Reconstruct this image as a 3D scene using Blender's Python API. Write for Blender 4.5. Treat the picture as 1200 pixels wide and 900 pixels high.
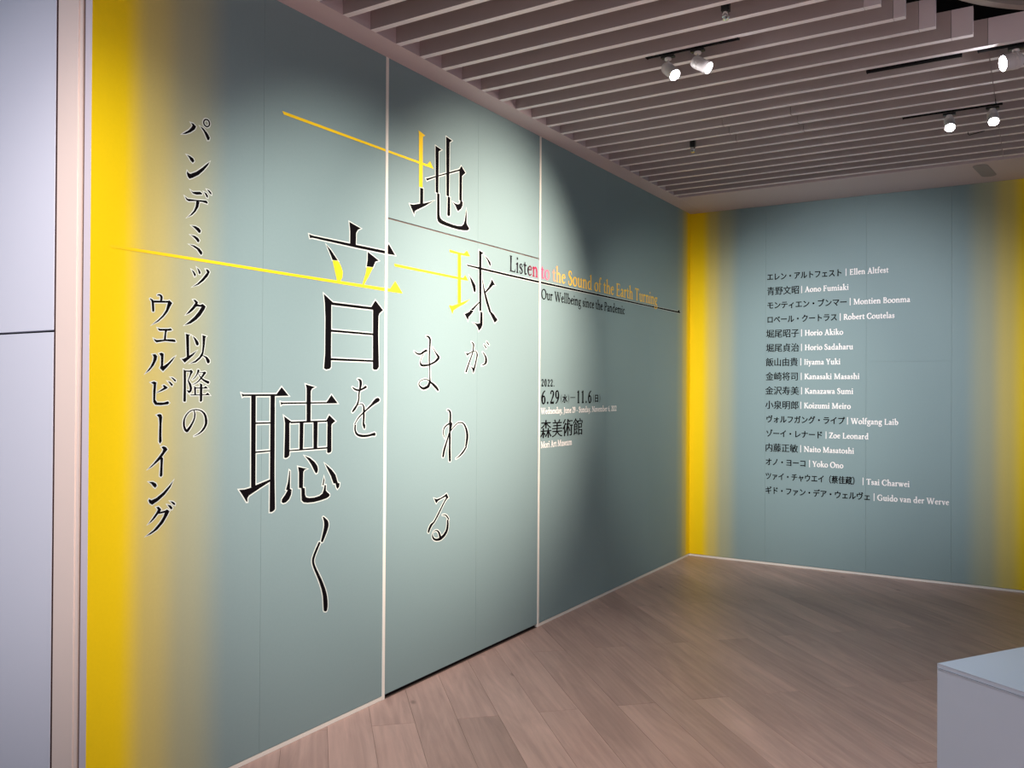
import bpy, bmesh, math, random
from mathutils import Vector, Matrix

# ------------------------------------------------------------------ camera, world, lights, exposure
SC = bpy.context.scene
COL = SC.collection
for o in list(bpy.data.objects):
    bpy.data.objects.remove(o, do_unlink=True)

cam_data = bpy.data.cameras.new('camera')
cam_data.sensor_width = 36.0
cam_data.lens = 36.0 * 994.65 / 1200.0
cam_data.clip_start = 0.05
cam = bpy.data.objects.new('camera', cam_data)
COL.objects.link(cam)
cam.matrix_world = Matrix(((0.8512, -0.0017, 0.5248, 2.8543),
                           (0.5248, -0.0085, -0.8512, -7.9201),
                           (0.0059, 1.0000, -0.0063, 1.6000),
                           (0, 0, 0, 1)))
SC.camera = cam

world = bpy.data.worlds.new('gallery_ambient')
SC.world = world
world.use_nodes = True
world.node_tree.nodes['Background'].inputs[0].default_value = (0.68, 0.81, 1.0, 1)
world.node_tree.nodes['Background'].inputs[1].default_value = 0.36

SC.view_settings.view_transform = 'Standard'
SC.view_settings.look = 'None'
SC.view_settings.gamma = 1.0
SC.view_settings.use_curve_mapping = False
SC.view_settings.exposure = 0.0


def spot(name, loc, target, power, angle, blend, color, radius=0.04):
    d = bpy.data.lights.new(name, 'SPOT')
    d.energy = power
    d.spot_size = math.radians(angle)
    d.spot_blend = blend
    d.color = color
    d.shadow_soft_size = radius
    o = bpy.data.objects.new(name, d)
    COL.objects.link(o)
    o.location = loc
    o.rotation_euler = (Vector(target) - Vector(loc)).to_track_quat('-Z', 'Y').to_euler()
    return o


WARM = (1.0, 0.93, 0.82)
NEUT = (1.0, 0.97, 0.93)
COOL = (0.86, 0.90, 1.0)
spot('spot_title', (2.72, -3.30, 3.18), (0, -3.50, 1.98), 1020, 58, 1.0, (1.0, 0.86, 0.73))
spot('spot_left', (2.6, -5.5, 3.22), (0, -4.75, 1.74), 460, 54, 1.0, (1.0, 0.93, 0.84))
spot('spot_edge', (2.0, -7.6, 3.22), (0, -5.95, 1.65), 260, 50, 1.0, (1.0, 0.94, 0.86))
spot('spot_names', (1.7, -4.6, 3.22), (1.45, 0, 1.60), 760, 47, 1.0, (0.97, 0.95, 1.0))
spot('spot_corner', (2.2, -4.2, 3.22), (0.10, 0, 1.25), 420, 48, 1.0, (1.0, 0.95, 0.84))
spot('spot_jamb', (0.9, -8.8, 3.2), (-0.4, -6.15, 1.75), 300, 58, 1.0, (0.97, 0.93, 1.0))
spot('floor_fill', (1.9, -5.6, 3.2), (1.0, -4.5, 0), 230, 92, 1.0, (1.0, 0.86, 0.80))  # unseen spot added to brighten the floor and slat undersides
spot('spot_plinth', (2.9, -5.9, 3.22), (3.05, -4.7, 0.70), 95, 44, 1.0, (0.74, 0.85, 1.0))
spot('bounce_fill', (3.9, -7.7, 3.2), (3.3, -7.4, 0), 2500, 76, 1.0, (1.0, 0.90, 0.90), 0.2)  # unseen spot added so that floor bounce brightens the slats


# ------------------------------------------------------------------ materials
def mat(name, color, rough=0.6, metal=0.0, bump=0.0, bscale=60, spec=0.5, var=0.0, vscale=2.0, emit=None, estr=0):
    m = bpy.data.materials.new(name)
    m.use_nodes = True
    nt = m.node_tree
    b = nt.nodes['Principled BSDF']
    b.inputs['Base Color'].default_value = (*color, 1)
    b.inputs['Roughness'].default_value = rough
    b.inputs['Metallic'].default_value = metal
    b.inputs['Specular IOR Level'].default_value = spec
    geo = nt.nodes.new('ShaderNodeNewGeometry')
    if var:
        n = nt.nodes.new('ShaderNodeTexNoise')
        n.inputs['Scale'].default_value = vscale
        n.inputs['Detail'].default_value = 4
        nt.links.new(geo.outputs['Position'], n.inputs['Vector'])
        r = nt.nodes.new('ShaderNodeMapRange')
        r.inputs[3].default_value = 1 - var
        r.inputs[4].default_value = 1 + var
        nt.links.new(n.outputs[0], r.inputs[0])
        mx = nt.nodes.new('ShaderNodeVectorMath')
        mx.operation = 'SCALE'
        mx.inputs[0].default_value = color
        nt.links.new(r.outputs[0], mx.inputs[3])
        nt.links.new(mx.outputs[0], b.inputs['Base Color'])
    if bump:
        n = nt.nodes.new('ShaderNodeTexNoise')
        n.inputs['Scale'].default_value = bscale
        nt.links.new(geo.outputs['Position'], n.inputs['Vector'])
        bp = nt.nodes.new('ShaderNodeBump')
        bp.inputs['Strength'].default_value = bump
        bp.inputs['Distance'].default_value = 0.002
        nt.links.new(n.outputs[0], bp.inputs['Height'])
        nt.links.new(bp.outputs[0], b.inputs['Normal'])
    if emit:
        b.inputs['Emission Color'].default_value = (*emit, 1)
        b.inputs['Emission Strength'].default_value = estr
    return m


TEAL = (0.228, 0.318, 0.326)
YEL = (0.93, 0.66, 0.0)


def print_material(name, axis, stops):
    """printed wall covering: teal with yellow bands; stops = [(coordinate, 0 teal .. 1 yellow)]"""
    m = mat(name, TEAL, rough=0.62, spec=0.3, bump=0.12, bscale=350)
    nt = m.node_tree
    b = nt.nodes['Principled BSDF']
    geo = nt.nodes.new('ShaderNodeNewGeometry')
    sep = nt.nodes.new('ShaderNodeSeparateXYZ')
    nt.links.new(geo.outputs['Position'], sep.inputs[0])
    lo, hi = stops[0][0], stops[-1][0]
    mr = nt.nodes.new('ShaderNodeMapRange')
    mr.inputs[1].default_value = lo
    mr.inputs[2].default_value = hi
    nt.links.new(sep.outputs[axis], mr.inputs[0])
    ramp = nt.nodes.new('ShaderNodeValToRGB')
    ramp.color_ramp.interpolation = 'B_SPLINE' if False else 'EASE'
    els = ramp.color_ramp.elements
    while len(els) > 1:
        els.remove(els[-1])
    first = True
    for c, f in stops:
        p = (c - lo) / (hi - lo)
        e = els[0] if first else els.new(p)
        first = False
        e.position = p
        e.color = tuple(TEAL[i] * (1 - f) + YEL[i] * f for i in range(3)) + (1,)
    nt.links.new(mr.outputs[0], ramp.inputs[0])
    # slight unevenness of the printed film
    n = nt.nodes.new('ShaderNodeTexNoise')
    n.inputs['Scale'].default_value = 90
    nt.links.new(geo.outputs['Position'], n.inputs['Vector'])
    r = nt.nodes.new('ShaderNodeMapRange')
    r.inputs[3].default_value = 0.97
    r.inputs[4].default_value = 1.03
    nt.links.new(n.outputs[0], r.inputs[0])
    mx = nt.nodes.new('ShaderNodeVectorMath')
    mx.operation = 'SCALE'
    nt.links.new(ramp.outputs[0], mx.inputs[0])
    nt.links.new(r.outputs[0], mx.inputs[3])
    nt.links.new(mx.outputs[0], b.inputs['Base Color'])
    return m


M_LEFT = print_material('printed_wall_left', 1, [(-6.16, 1), (-6.03, 1), (-5.90, .50), (-5.74, .22), (-5.52, 0), (-0.40, 0), (-0.26, .12), (-0.15, .45), (-0.05, 1), (0, 1)])
M_BACK = print_material('printed_wall_back', 0, [(0, 1), (0.11, 1), (0.22, .55), (0.33, .22), (0.50, 0), (2.33, 0), (2.52, .20), (2.66, .55), (2.80, 1), (3.3, 1)])
M_TRIM = mat('painted_trim', (0.78, 0.66, 0.60), 0.5, bump=0.05)
M_SOFFIT = mat('soffit_paint', (0.68, 0.545, 0.55), 0.6, bump=0.1, var=0.04)
M_SLAT2 = mat('slat_end_pale', (0.70, 0.60, 0.62), 0.5)  # paler colour for the last piece of slats beside the opening
M_SLAT = mat('slat_paint', (0.44, 0.36, 0.35), 0.55, bump=0.1, var=0.03)
M_UNDERLIT = mat('slat_underside_lit', (0.93, 0.84, 0.85), 0.5)  # undersides paler: light bounced up from the floor put into the colour
M_SUB = mat('floor_joint', (0.14, 0.09, 0.075), 0.8)
M_DEEP = mat('joint_shade', (0.05, 0.022, 0.02), 0.8, spec=0.1)  # dark filler strip; shade inside the jamb gap put into its colour
M_DARK = mat('black_void', (0.008, 0.007, 0.008), 0.9, spec=0.1)
M_GAP = mat('dark_joint', (0.02, 0.012, 0.012), 0.8, spec=0.2)
M_BROWN = mat('brown_edge', (0.13, 0.075, 0.06), 0.6)
M_WHITE = mat('white_edge_strip', (0.84, 0.79, 0.72), 0.4)
M_LAV = mat('pale_grey_panel', (0.66, 0.66, 0.74), 0.45, bump=0.06, var=0.02)
M_JAMB = mat('cream_jamb', (0.80, 0.64, 0.56), 0.5, bump=0.08, var=0.03)
M_JAMB2 = mat('jamb_edge', (0.62, 0.55, 0.60), 0.5)
M_BLACK = mat('black_ink', (0.004, 0.003, 0.004), 0.8, spec=0.04)
M_YINK = mat('yellow_ink', (1.0, 0.66, 0.01), 0.5, spec=0.3)
M_HALO = mat('pale_halo', (0.66, 0.70, 0.66), 0.7)  # bright halo around black strokes put in as colour; nothing printed
M_WINK = mat('white_ink', (0.93, 0.88, 0.86), 0.6)
M_PLINTH = mat('plinth_laminate', (0.37, 0.45, 0.55), 0.38, bump=0.04, var=0.03)
M_METAL = mat('white_lamp_metal', (0.72, 0.66, 0.64), 0.35, spec=0.6)
M_CHROME = mat('chrome', (0.8, 0.8, 0.8), 0.12, metal=1.0)
M_BLKP = mat('black_plastic', (0.012, 0.012, 0.012), 0.4)
M_LENS = mat('lit_lens', (1, 1, 1), 0.3, emit=(0.93, 0.95, 1.0), estr=60)
M_DRUM = mat('drum_paint', (0.36, 0.31, 0.27), 0.5, bump=0.05)


def wood():
    m = bpy.data.materials.new('oak_plank')
    m.use_nodes = True
    nt = m.node_tree
    b = nt.nodes['Principled BSDF']
    b.inputs['Roughness'].default_value = 0.42
    b.inputs['Specular IOR Level'].default_value = 0.45
    geo = nt.nodes.new('ShaderNodeNewGeometry')
    oi = nt.nodes.new('ShaderNodeObjectInfo')
    rot = nt.nodes.new('ShaderNodeVectorRotate')
    rot.rotation_type = 'Z_AXIS'
    rot.inputs['Angle'].default_value = math.radians(45.3)
    nt.links.new(geo.outputs['Position'], rot.inputs['Vector'])
    # random shift per plank so that the grain does not run on
    comb = nt.nodes.new('ShaderNodeCombineXYZ')
    mul = nt.nodes.new('ShaderNodeMath'); mul.operation = 'MULTIPLY'; mul.inputs[1].default_value = 37.0
    nt.links.new(oi.outputs['Random'], mul.inputs[0])
    nt.links.new(mul.outputs[0], comb.inputs[0]); nt.links.new(mul.outputs[0], comb.inputs[2])
    add = nt.nodes.new('ShaderNodeVectorMath'); add.operation = 'ADD'
    nt.links.new(rot.outputs[0], add.inputs[0]); nt.links.new(comb.outputs[0], add.inputs[1])

    def noise(sx, sy, scale, detail, rough=0.55, dist=0.0):
        mp = nt.nodes.new('ShaderNodeVectorMath'); mp.operation = 'MULTIPLY'
        mp.inputs[1].default_value = (sx, sy, 1)
        nt.links.new(add.outputs[0], mp.inputs[0])
        n = nt.nodes.new('ShaderNodeTexNoise')
        n.inputs['Scale'].default_value = scale
        n.inputs['Detail'].default_value = detail
        n.inputs['Roughness'].default_value = rough
        n.inputs['Distortion'].default_value = dist
        nt.links.new(mp.outputs[0], n.inputs['Vector'])
        return n
    fine = noise(2.0, 60.0, 1.0, 6, 0.7)
    broad = noise(0.9, 7.0, 1.3, 4, 0.6, 1.2)
    cloud = noise(1.0, 2.2, 1.6, 2)
    # cathedral figure: distorted bands
    mpw = nt.nodes.new('ShaderNodeVectorMath'); mpw.operation = 'MULTIPLY'
    mpw.inputs[1].default_value = (0.9, 7.0, 1)
    nt.links.new(add.outputs[0], mpw.inputs[0])
    wv = nt.nodes.new('ShaderNodeTexWave')
    wv.wave_type = 'RINGS'
    wv.inputs['Scale'].default_value = 1.7
    wv.inputs['Distortion'].default_value = 6.0
    wv.inputs['Detail'].default_value = 2
    wv.inputs['Detail Scale'].default_value = 0.6
    nt.links.new(mpw.outputs[0], wv.inputs['Vector'])

    def rng(sock, a, c, lo=0.0, hi=1.0):
        r = nt.nodes.new('ShaderNodeMapRange')
        r.inputs[1].default_value = lo; r.inputs[2].default_value = hi
        r.inputs[3].default_value = a; r.inputs[4].default_value = c
        nt.links.new(sock, r.inputs[0]); return r.outputs[0]

    def mulm(a, c):
        k = nt.nodes.new('ShaderNodeMath'); k.operation = 'MULTIPLY'
        nt.links.new(a, k.inputs[0]); nt.links.new(c, k.inputs[1]); return k.outputs[0]
    f = mulm(rng(fine.outputs[0], 0.90, 1.08, .25, .75), rng(broad.outputs[0], 0.83, 1.15, .3, .7))
    f = mulm(f, rng(cloud.outputs[0], 0.92, 1.08, .3, .7))
    f = mulm(f, rng(wv.outputs['Fac'], 0.96, 1.02))
    f = mulm(f, rng(oi.outputs['Random'], 0.86, 1.12))
    sc = nt.nodes.new('ShaderNodeVectorMath'); sc.operation = 'SCALE'
    hue = nt.nodes.new('ShaderNodeMix'); hue.data_type = 'RGBA'
    hue.inputs[6].default_value = (0.49, 0.315, 0.270, 1)
    hue.inputs[7].default_value = (0.43, 0.300, 0.262, 1)
    nt.links.new(cloud.outputs[0], hue.inputs[0])
    nt.links.new(hue.outputs[2], sc.inputs[0]); nt.links.new(f, sc.inputs[3])
    # small dark knots
    vo = nt.nodes.new('ShaderNodeTexVoronoi')
    vo.inputs['Scale'].default_value = 1.0
    mpk = nt.nodes.new('ShaderNodeVectorMath'); mpk.operation = 'MULTIPLY'
    mpk.inputs[1].default_value = (1.6, 3.2, 1)
    nt.links.new(add.outputs[0], mpk.inputs[0]); nt.links.new(mpk.outputs[0], vo.inputs['Vector'])
    kn = rng(vo.outputs['Distance'], 0.45, 1.0, 0.012, 0.06)
    sc2 = nt.nodes.new('ShaderNodeVectorMath'); sc2.operation = 'SCALE'
    nt.links.new(sc.outputs[0], sc2.inputs[0]); nt.links.new(kn, sc2.inputs[3])
    nt.links.new(sc2.outputs[0], b.inputs['Base Color'])
    bp = nt.nodes.new('ShaderNodeBump'); bp.inputs['Strength'].default_value = 0.12; bp.inputs['Distance'].default_value = 0.001
    nt.links.new(fine.outputs[0], bp.inputs['Height']); nt.links.new(bp.outputs[0], b.inputs['Normal'])
    return m


M_WOOD = wood()


def english_ink():
    m = mat('gradient_ink', (1, .6, .1), 0.55, spec=0.3)
    nt = m.node_tree
    geo = nt.nodes.new('ShaderNodeNewGeometry')
    sep = nt.nodes.new('ShaderNodeSeparateXYZ')
    nt.links.new(geo.outputs['Position'], sep.inputs[0])
    mr = nt.nodes.new('ShaderNodeMapRange')
    mr.inputs[1].default_value = -3.33; mr.inputs[2].default_value = -2.50
    nt.links.new(sep.outputs[1], mr.inputs[0])
    rp = nt.nodes.new('ShaderNodeValToRGB')
    els = rp.color_ramp.elements
    els[0].position = 0; els[0].color = (0.006, 0.005, 0.010, 1)
    els[1].position = 1; els[1].color = (1.0, 0.60, 0.05, 1)
    for y, c in ((-3.10, (0.01, 0.006, 0.012)), (-3.03, (0.30, 0.008, 0.05)), (-2.95, (0.45, 0.02, 0.09)), (-2.86, (0.85, 0.12, 0.25)), (-2.77, (1.0, 0.30, 0.22)), (-2.66, (1.0, 0.55, 0.10))):
        e = els.new((y + 3.33) / 0.83); e.color = (*c, 1)
    nt.links.new(mr.outputs[0], rp.inputs[0])
    nt.links.new(rp.outputs[0], nt.nodes['Principled BSDF'].inputs['Base Color'])
    return m


M_GRAD = english_ink()


# ------------------------------------------------------------------ helpers
def link(name, me, parent=None):
    o = bpy.data.objects.new(name, me)
    COL.objects.link(o)
    if parent is not None:
        o.parent = parent
        o.matrix_parent_inverse = Matrix.Identity(4)
        if parent.type == 'EMPTY' or True:
            o.location = -parent_origin(parent)
    return o


def parent_origin(p):
    v = Vector(p.location)
    while p.parent:
        p = p.parent
        v += Vector(p.location)
    return v


def tag(o, label=None, cat=None, group=None, kind=None):
    if label: o['label'] = label
    if cat: o['category'] = cat
    if group: o['group'] = group
    if kind: o['kind'] = kind
    return o


def empty(name, loc=(0, 0, 0)):
    o = bpy.data.objects.new(name, None)
    o.empty_display_size = 0.1
    COL.objects.link(o)
    o.location = loc
    return o


def mesh_of(name, verts, faces, m, mats=None, idx=None, smooth=False):
    me = bpy.data.meshes.new(name)
    me.from_pydata([tuple(v) for v in verts], [], faces)
    for mm in (mats or [m]):
        me.materials.append(mm)
    if idx:
        me.polygons.foreach_set('material_index', idx)
    if smooth:
        me.polygons.foreach_set('use_smooth', [True] * len(me.polygons))
    me.update()
    return me


def box(name, a, b, m, parent=None, bevel=0.0):
    """axis aligned box between corners a and b (world coordinates)"""
    bm = bmesh.new()
    bmesh.ops.create_cube(bm, size=1.0)
    c = [(a[i] + b[i]) / 2 for i in range(3)]
    s = [abs(b[i] - a[i]) for i in range(3)]
    for v in bm.verts:
        v.co = Vector((c[0] + v.co.x * s[0], c[1] + v.co.y * s[1], c[2] + v.co.z * s[2]))
    if bevel:
        bmesh.ops.bevel(bm, geom=bm.edges[:], offset=bevel, segments=1, affect='EDGES')
    me = bpy.data.meshes.new(name)
    bm.to_mesh(me); bm.free()
    me.materials.append(m)
    return link(name, me, parent)


def lathe(profile, axis_from, direction, seg=24):
    """profile [(radius, distance along direction)] -> verts, faces"""
    d = Vector(direction).normalized()
    q = d.to_track_quat('Z', 'Y')
    vs, fs = [], []
    for r, h in profile:
        for k in range(seg):
            a = 2 * math.pi * k / seg
            vs.append(Vector(axis_from) + q @ Vector((r * math.cos(a), r * math.sin(a), h)))
    for i in range(len(profile) - 1):
        for k in range(seg):
            k2 = (k + 1) % seg
            fs.append((i * seg + k, i * seg + k2, (i + 1) * seg + k2, (i + 1) * seg + k))
    fs.append(tuple(range(seg))[::-1])
    fs.append(tuple((len(profile) - 1) * seg + k for k in range(seg)))
    return vs, fs


def lathe_obj(name, profile, p, d, m, parent=None, seg=24, smooth=True):
    vs, fs = lathe(profile, p, d, seg)
    me = mesh_of(name, vs, fs, m, smooth=smooth)
    if smooth:
        try:
            me.set_sharp_from_angle(angle=math.radians(35))
        except Exception:
            pass
    return link(name, me, parent)


# ------------------------------------------------------------------ floor: planks laid at 45 degrees
W_TOP = 3.3127
floor = box('floor', (-2.2, -10.2, -0.06), (6.2, 0.10, -0.006), M_SUB)
tag(floor, 'greyish brown oak plank floor laid diagonally', None, None, 'structure')
ANG = math.radians(45.3)
DT = Vector((math.cos(ANG), -math.sin(ANG)))
DS = Vector((math.sin(ANG), math.cos(ANG)))
ROW, LEN, S0 = 0.2053, 1.845, -2.860


def clip(poly, ax, val, keep_greater):
    out = []
    for i in range(len(poly)):
        p, q = poly[i], poly[(i + 1) % len(poly)]
        ip = (p[ax] >= val) == keep_greater
        iq = (q[ax] >= val) == keep_greater
        if ip: out.append(p)
        if ip != iq:
            t = (val - p[ax]) / (q[ax] - p[ax])
            out.append(p + (q - p) * t)
    return out


rnd = random.Random(4)
for k in range(-26, 26):
    t0 = 3.56 if k % 2 == 0 else 2.62
    for j in range(-7, 7):
        g = 0.0006
        a, b_ = t0 + j * LEN + g, t0 + (j + 1) * LEN - g
        s1, s2 = S0 + k * ROW + g * .8, S0 + (k + 1) * ROW - g * .8
        poly = [DT * a + DS * s1, DT * b_ + DS * s1, DT * b_ + DS * s2, DT * a + DS * s2]
        for ax, val, kg in ((0, -0.9, True), (0, 5.2, False), (1, -8.9, True), (1, -0.001, False)):
            if poly: poly = clip(poly, ax, val, kg)
        if len(poly) > 2:   # nothing under the left wall
            if all(p.x < -0.001 and p.y > -6.13 for p in poly): poly = []
            elif max(p.y for p in poly) > -6.1 and min(p.x for p in poly) < 0:
                poly = clip(poly, 0, 0.0005, True)
        if len(poly) < 3: continue
        area = abs(sum(poly[i].x * poly[(i + 1) % len(poly)].y - poly[(i + 1) % len(poly)].x * poly[i].y for i in range(len(poly)))) / 2
        if area < 0.0002: continue
        c = sum(poly, Vector((0, 0))) / len(poly)
        n = len(poly)
        zt = rnd.uniform(-0.0004, 0.0)
        vs = [(p.x, p.y, -0.0065) for p in poly] + [(p.x, p.y, zt - 0.0007) for p in poly] + [((p.x + (c.x - p.x) * .004 / max(.05, (c - p).length)), (p.y + (c.y - p.y) * .004 / max(.05, (c - p).length)), zt) for p in poly]
        fs = [tuple(range(2 * n, 3 * n))]
        for i in range(n):
            i2 = (i + 1) % n
            fs.append((i, i2, n + i2, n + i)); fs.append((n + i, n + i2, 2 * n + i2, 2 * n + i))
        link('plank', mesh_of('plank', vs, fs, M_WOOD), floor)

# ------------------------------------------------------------------ left wall
LY0, SEAM1, SEAM2 = -6.146, -4.538, -2.943
wl = box('wall_left', (-0.30, -6.10, 0.0), (-0.024, 0.0, 3.75), M_GAP)
tag(wl, 'teal printed exhibition wall with yellow ends', None, None, 'structure')


def board(name, y0, y1, z0, z1, parent, m=M_LEFT):
    return box(name, (-0.022, y0, z0), (0.0, y1, z1), m, parent)


B0 = 0.021
g = 0.0005
for y0, y1 in ((LY0, -5.356), (-5.356, SEAM1)):
    board('wall_panel', y0 + (g if y0 > LY0 else 0), y1 - g, B0, W_TOP, wl)
for y0, y1 in ((SEAM2, -1.894), (-1.894, -1.03), (-1.03, 0.0)):
    board('wall_panel', y0 + g, y1 - g, B0, W_TOP, wl)
dr = empty('door_1', (0, (SEAM1 + SEAM2) / 2, 0))
tag(dr, 'tall teal wall door between two white seams, black gap under it', None, None, 'structure')
for y0, y1 in ((SEAM1, -3.691), (-3.691, SEAM2)):
    board('door_leaf', y0 + g, y1 - g, 0.022, 2.479, dr)
    board('overhead_panel', y0 + g, y1 - g, 2.487, W_TOP, dr)
box('door_back', (-0.0235, SEAM1, 0.0), (-0.021, SEAM2, W_TOP), M_GAP, dr)
tj = box('trim_1', (-0.02, SEAM1 + .014, 2.4795), (-0.006, SEAM2 - .014, 2.4865), M_BROWN)
tag(tj, 'thin brown horizontal joint above the wall door', None, None, 'structure')
for i, (y, w) in enumerate(((SEAM1, 0.019), (SEAM2, 0.020))):
    t = box('trim_%d' % (i + 2), (-0.02, y - w / 2, 0.0), (0.0035, y + w / 2, W_TOP), M_WHITE)
    tag(t, 'white vertical edge strip beside the wall door', None, None, 'structure')
# skirting
bl = empty('baseboard_left', (0, -3.0, 0))
tag(bl, 'thin pinkish white skirting under the teal wall', None, None, 'structure')
box('skirting_strip', (-0.02, -6.146, 0.0), (0.0015, SEAM1 - .011, 0.018), M_WHITE, bl)
box('skirting_strip', (-0.02, SEAM2 + .012, 0.0), (0.0015, -0.0015, 0.018), M_WHITE, bl)
# wall end, jamb and folded-back panel at the far left
t = box('trim_4', (-0.0405, -6.1465, 0.0), (-0.0005, -6.11, 3.6), M_JAMB2); tag(t, 'lavender grey board edge at the wall end', None, None, 'structure')
t = box('trim_5', (-0.0590, -6.1400, 0.0), (-0.0405, -6.11, 3.6), M_BROWN); tag(t, 'shadowed groove beside the board edge', None, None, 'structure')
t = box('trim_6', (-0.0790, -6.1450, 0.0), (-0.0590, -6.11, 3.6), M_JAMB); tag(t, 'narrow cream step of the jamb', None, None, 'structure')
t = box('trim_7', (-0.2075, -6.1490, 0.0), (-0.0790, -6.11, 3.6), M_JAMB, bevel=0.001); tag(t, 'broad cream jamb face at the far left', None, None, 'structure')
t = box('trim_8', (-0.2195, -6.1475, 0.0), (-0.2075, -6.11, 3.6), M_DEEP); tag(t, 'dark filler strip standing in for shade in the gap beside the cream jamb', None, None, 'structure')
wf = box('wall_far_left', (-2.2, -6.105, 0.0), (-0.2205, -6.0, 3.7), M_DARK); tag(wf, 'pale grey panelled wall at the far left edge', None, None, 'structure')
box('wall_panel', (-2.2, -6.150, 1.809), (-0.2197, -6.106, 3.7), M_LAV, wf, bevel=0.001)
box('wall_panel', (-2.2, -6.150, 0.004), (-0.2197, -6.106, 1.801), M_LAV, wf, bevel=0.001)

# ------------------------------------------------------------------ back wall
wb = box('wall_back', (-0.30, 0.024, 0.0), (5.2, 0.30, 3.75), M_GAP)
tag(wb, 'teal printed wall carrying the list of names', None, None, 'structure')
xs = [0.0, 0.7275, 1.5985, 2.261, 3.30]
for i in range(4):
    z = [B0, W_TOP] if i != 2 else [B0, 1.859, W_TOP]
    for a in range(len(z) - 1):
        box('wall_panel', (xs[i] + (g if i else 0.0), 0.0, z[a] + (.0003 if a else 0)), (xs[i + 1] - g, 0.022, z[a + 1] - .0003), M_BACK, wb)
box('wall_panel', (3.302, 0.0, B0), (5.2, 0.022, W_TOP), M_JAMB, wb)
bb = box('baseboard_back', (0.0, -0.0015, 0.0), (5.2, 0.02, 0.018), M_WHITE)
tag(bb, 'thin pinkish white skirting under the name wall', None, None, 'structure')

# ------------------------------------------------------------------ ceiling
ceil = box('ceiling', (-0.3, -9.5, 4.10), (5.6, 0.3, 4.16), M_DARK)
tag(ceil, 'black ceiling void above rows of pinkish grey slats', None, None, 'structure')
sf = box('trim_9', (0.0, -9.5, W_TOP), (0.15, 0.0, W_TOP + 0.03), M_SOFFIT); tag(sf, 'pinkish soffit strip along the title wall', None, None, 'structure')
sf = box('trim_10', (0.152, -0.722, W_TOP), (5.2, 0.0, W_TOP + 0.03), M_SOFFIT); tag(sf, 'wide pinkish soffit along the name wall', None, None, 'structure')
sf = box('trim_11', (0.118, -9.5, W_TOP + .031), (0.148, -0.70, 4.09), M_SOFFIT); tag(sf, 'upright fascia board the slat ends meet', None, None, 'structure')
sf = box('trim_12', (0.15, -0.70, W_TOP + .031), (5.2, -0.67, 4.09), M_SOFFIT); tag(sf, 'upright fascia board over the name wall soffit', None, None, 'structure')
CXY, CR = (3.871, -4.436), 1.6925
SL_T, SL_D = 0.036, 0.136
slat_meshes = {}


def slat(x0, x1, yn, dz=0.0, m=None):
    o = box('slat', (x0, yn, W_TOP + dz), (x1, yn + SL_T, W_TOP + SL_D), m or M_SLAT, ceil)
    o.data.materials.append(M_UNDERLIT)
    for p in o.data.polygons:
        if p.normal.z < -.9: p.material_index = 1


yk = [-3.700 + 0.19 * k for k in range(-26, 16)]
for yn in yk:
    xe = 5.15
    yc_ = yn + .0
    if abs(yc_ - CXY[1]) < CR * 0.985 and yn < -3.2:
        xe = CXY[0] - math.sqrt(CR ** 2 - (yc_ - CXY[1]) ** 2)
        far = CXY[0] + math.sqrt(CR ** 2 - (yc_ - CXY[1]) ** 2)
        if far < 5.1: slat(far, 5.15, yn)
    cuts = [0.15]
    for yj, a, c in ((-2.56, 1.134, 1.563), (-2.37, 1.118, 1.561), (-2.18, 1.106, 1.555)):
        if abs(yn - yj) < 0.02: cuts += [a, c]
    if xe > 5 and yn > -3.3: cuts.append(2.652)
    elif xe > 5: cuts.append(2.7)
    for yj, a in ((-3.89, 2.20), (-3.70, 2.296), (-3.51, 2.382), (-3.32, 2.505)):
        if abs(yn - yj) < 0.02: cuts.append(a)
    cuts.append(xe)
    for i in range(len(cuts) - 1):
        mid = len(cuts) > 3 and i == 1 and cuts[1] < 1.3
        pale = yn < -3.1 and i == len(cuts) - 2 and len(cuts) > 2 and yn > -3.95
        jg = .0008 if yn < -3.1 else .0022
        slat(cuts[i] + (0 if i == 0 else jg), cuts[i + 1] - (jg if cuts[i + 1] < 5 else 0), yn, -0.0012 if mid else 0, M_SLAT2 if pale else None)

# round drum hanging in the circular opening of the slats
drum = empty('ceiling_drum', (3.391, -3.93, 3.45))
tag(drum, 'large round brown drum hanging in the circular opening of the slats', 'ceiling drum')
lathe_obj('drum_shell', [(0.0001, 0.05), (0.94, 0.05), (0.94, 0.0), (0.985, 0.0), (1.007, 0.012), (1.007, 0.60), (0.0001, 0.60)], (3.391, -3.93, 3.45), (0, 0, 1), M_DRUM, drum, 96)
lathe_obj('drum_disc', [(0.0001, 0.0), (0.90, 0.0), (0.925, 0.02), (0.0001, 0.02)], (3.391, -3.93, 3.462), (0, 0, 1), M_DRUM, drum, 64)

# ------------------------------------------------------------------ lighting tracks and spotlights
def track(y, x0, x1, label, lowz=.004):
    r = empty('lighting_track', ((x0 + x1) / 2, y, W_TOP))
    tag(r, label, 'lighting track', 'lighting tracks between the slats')
    box('rail', (x0, y - .012, W_TOP - lowz), (x1, y + .012, W_TOP + .03), M_DARK, r, bevel=0.001)
    box('end_cap', (x0 - .006, y - .013, W_TOP - lowz - .001), (x0, y + .013, W_TOP + .032), M_DARK, r)
    box('end_cap', (x1, y - .013, W_TOP - lowz - .001), (x1 + .006, y + .013, W_TOP + .032), M_DARK, r)


track(-3.845, 1.15, 1.62, 'short black track holding the pair of spotlights nearest the title wall')
track(-3.080, 2.09, 2.53, 'short black track piece with no lamp, beside the lone spotlight', .012)
track(-3.072, 2.61, 3.6, 'black track at the right edge holding the lone large spotlight')
track(-2.125, 2.15, 2.68, 'black track over the distant pair of glaring spotlights')


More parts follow.
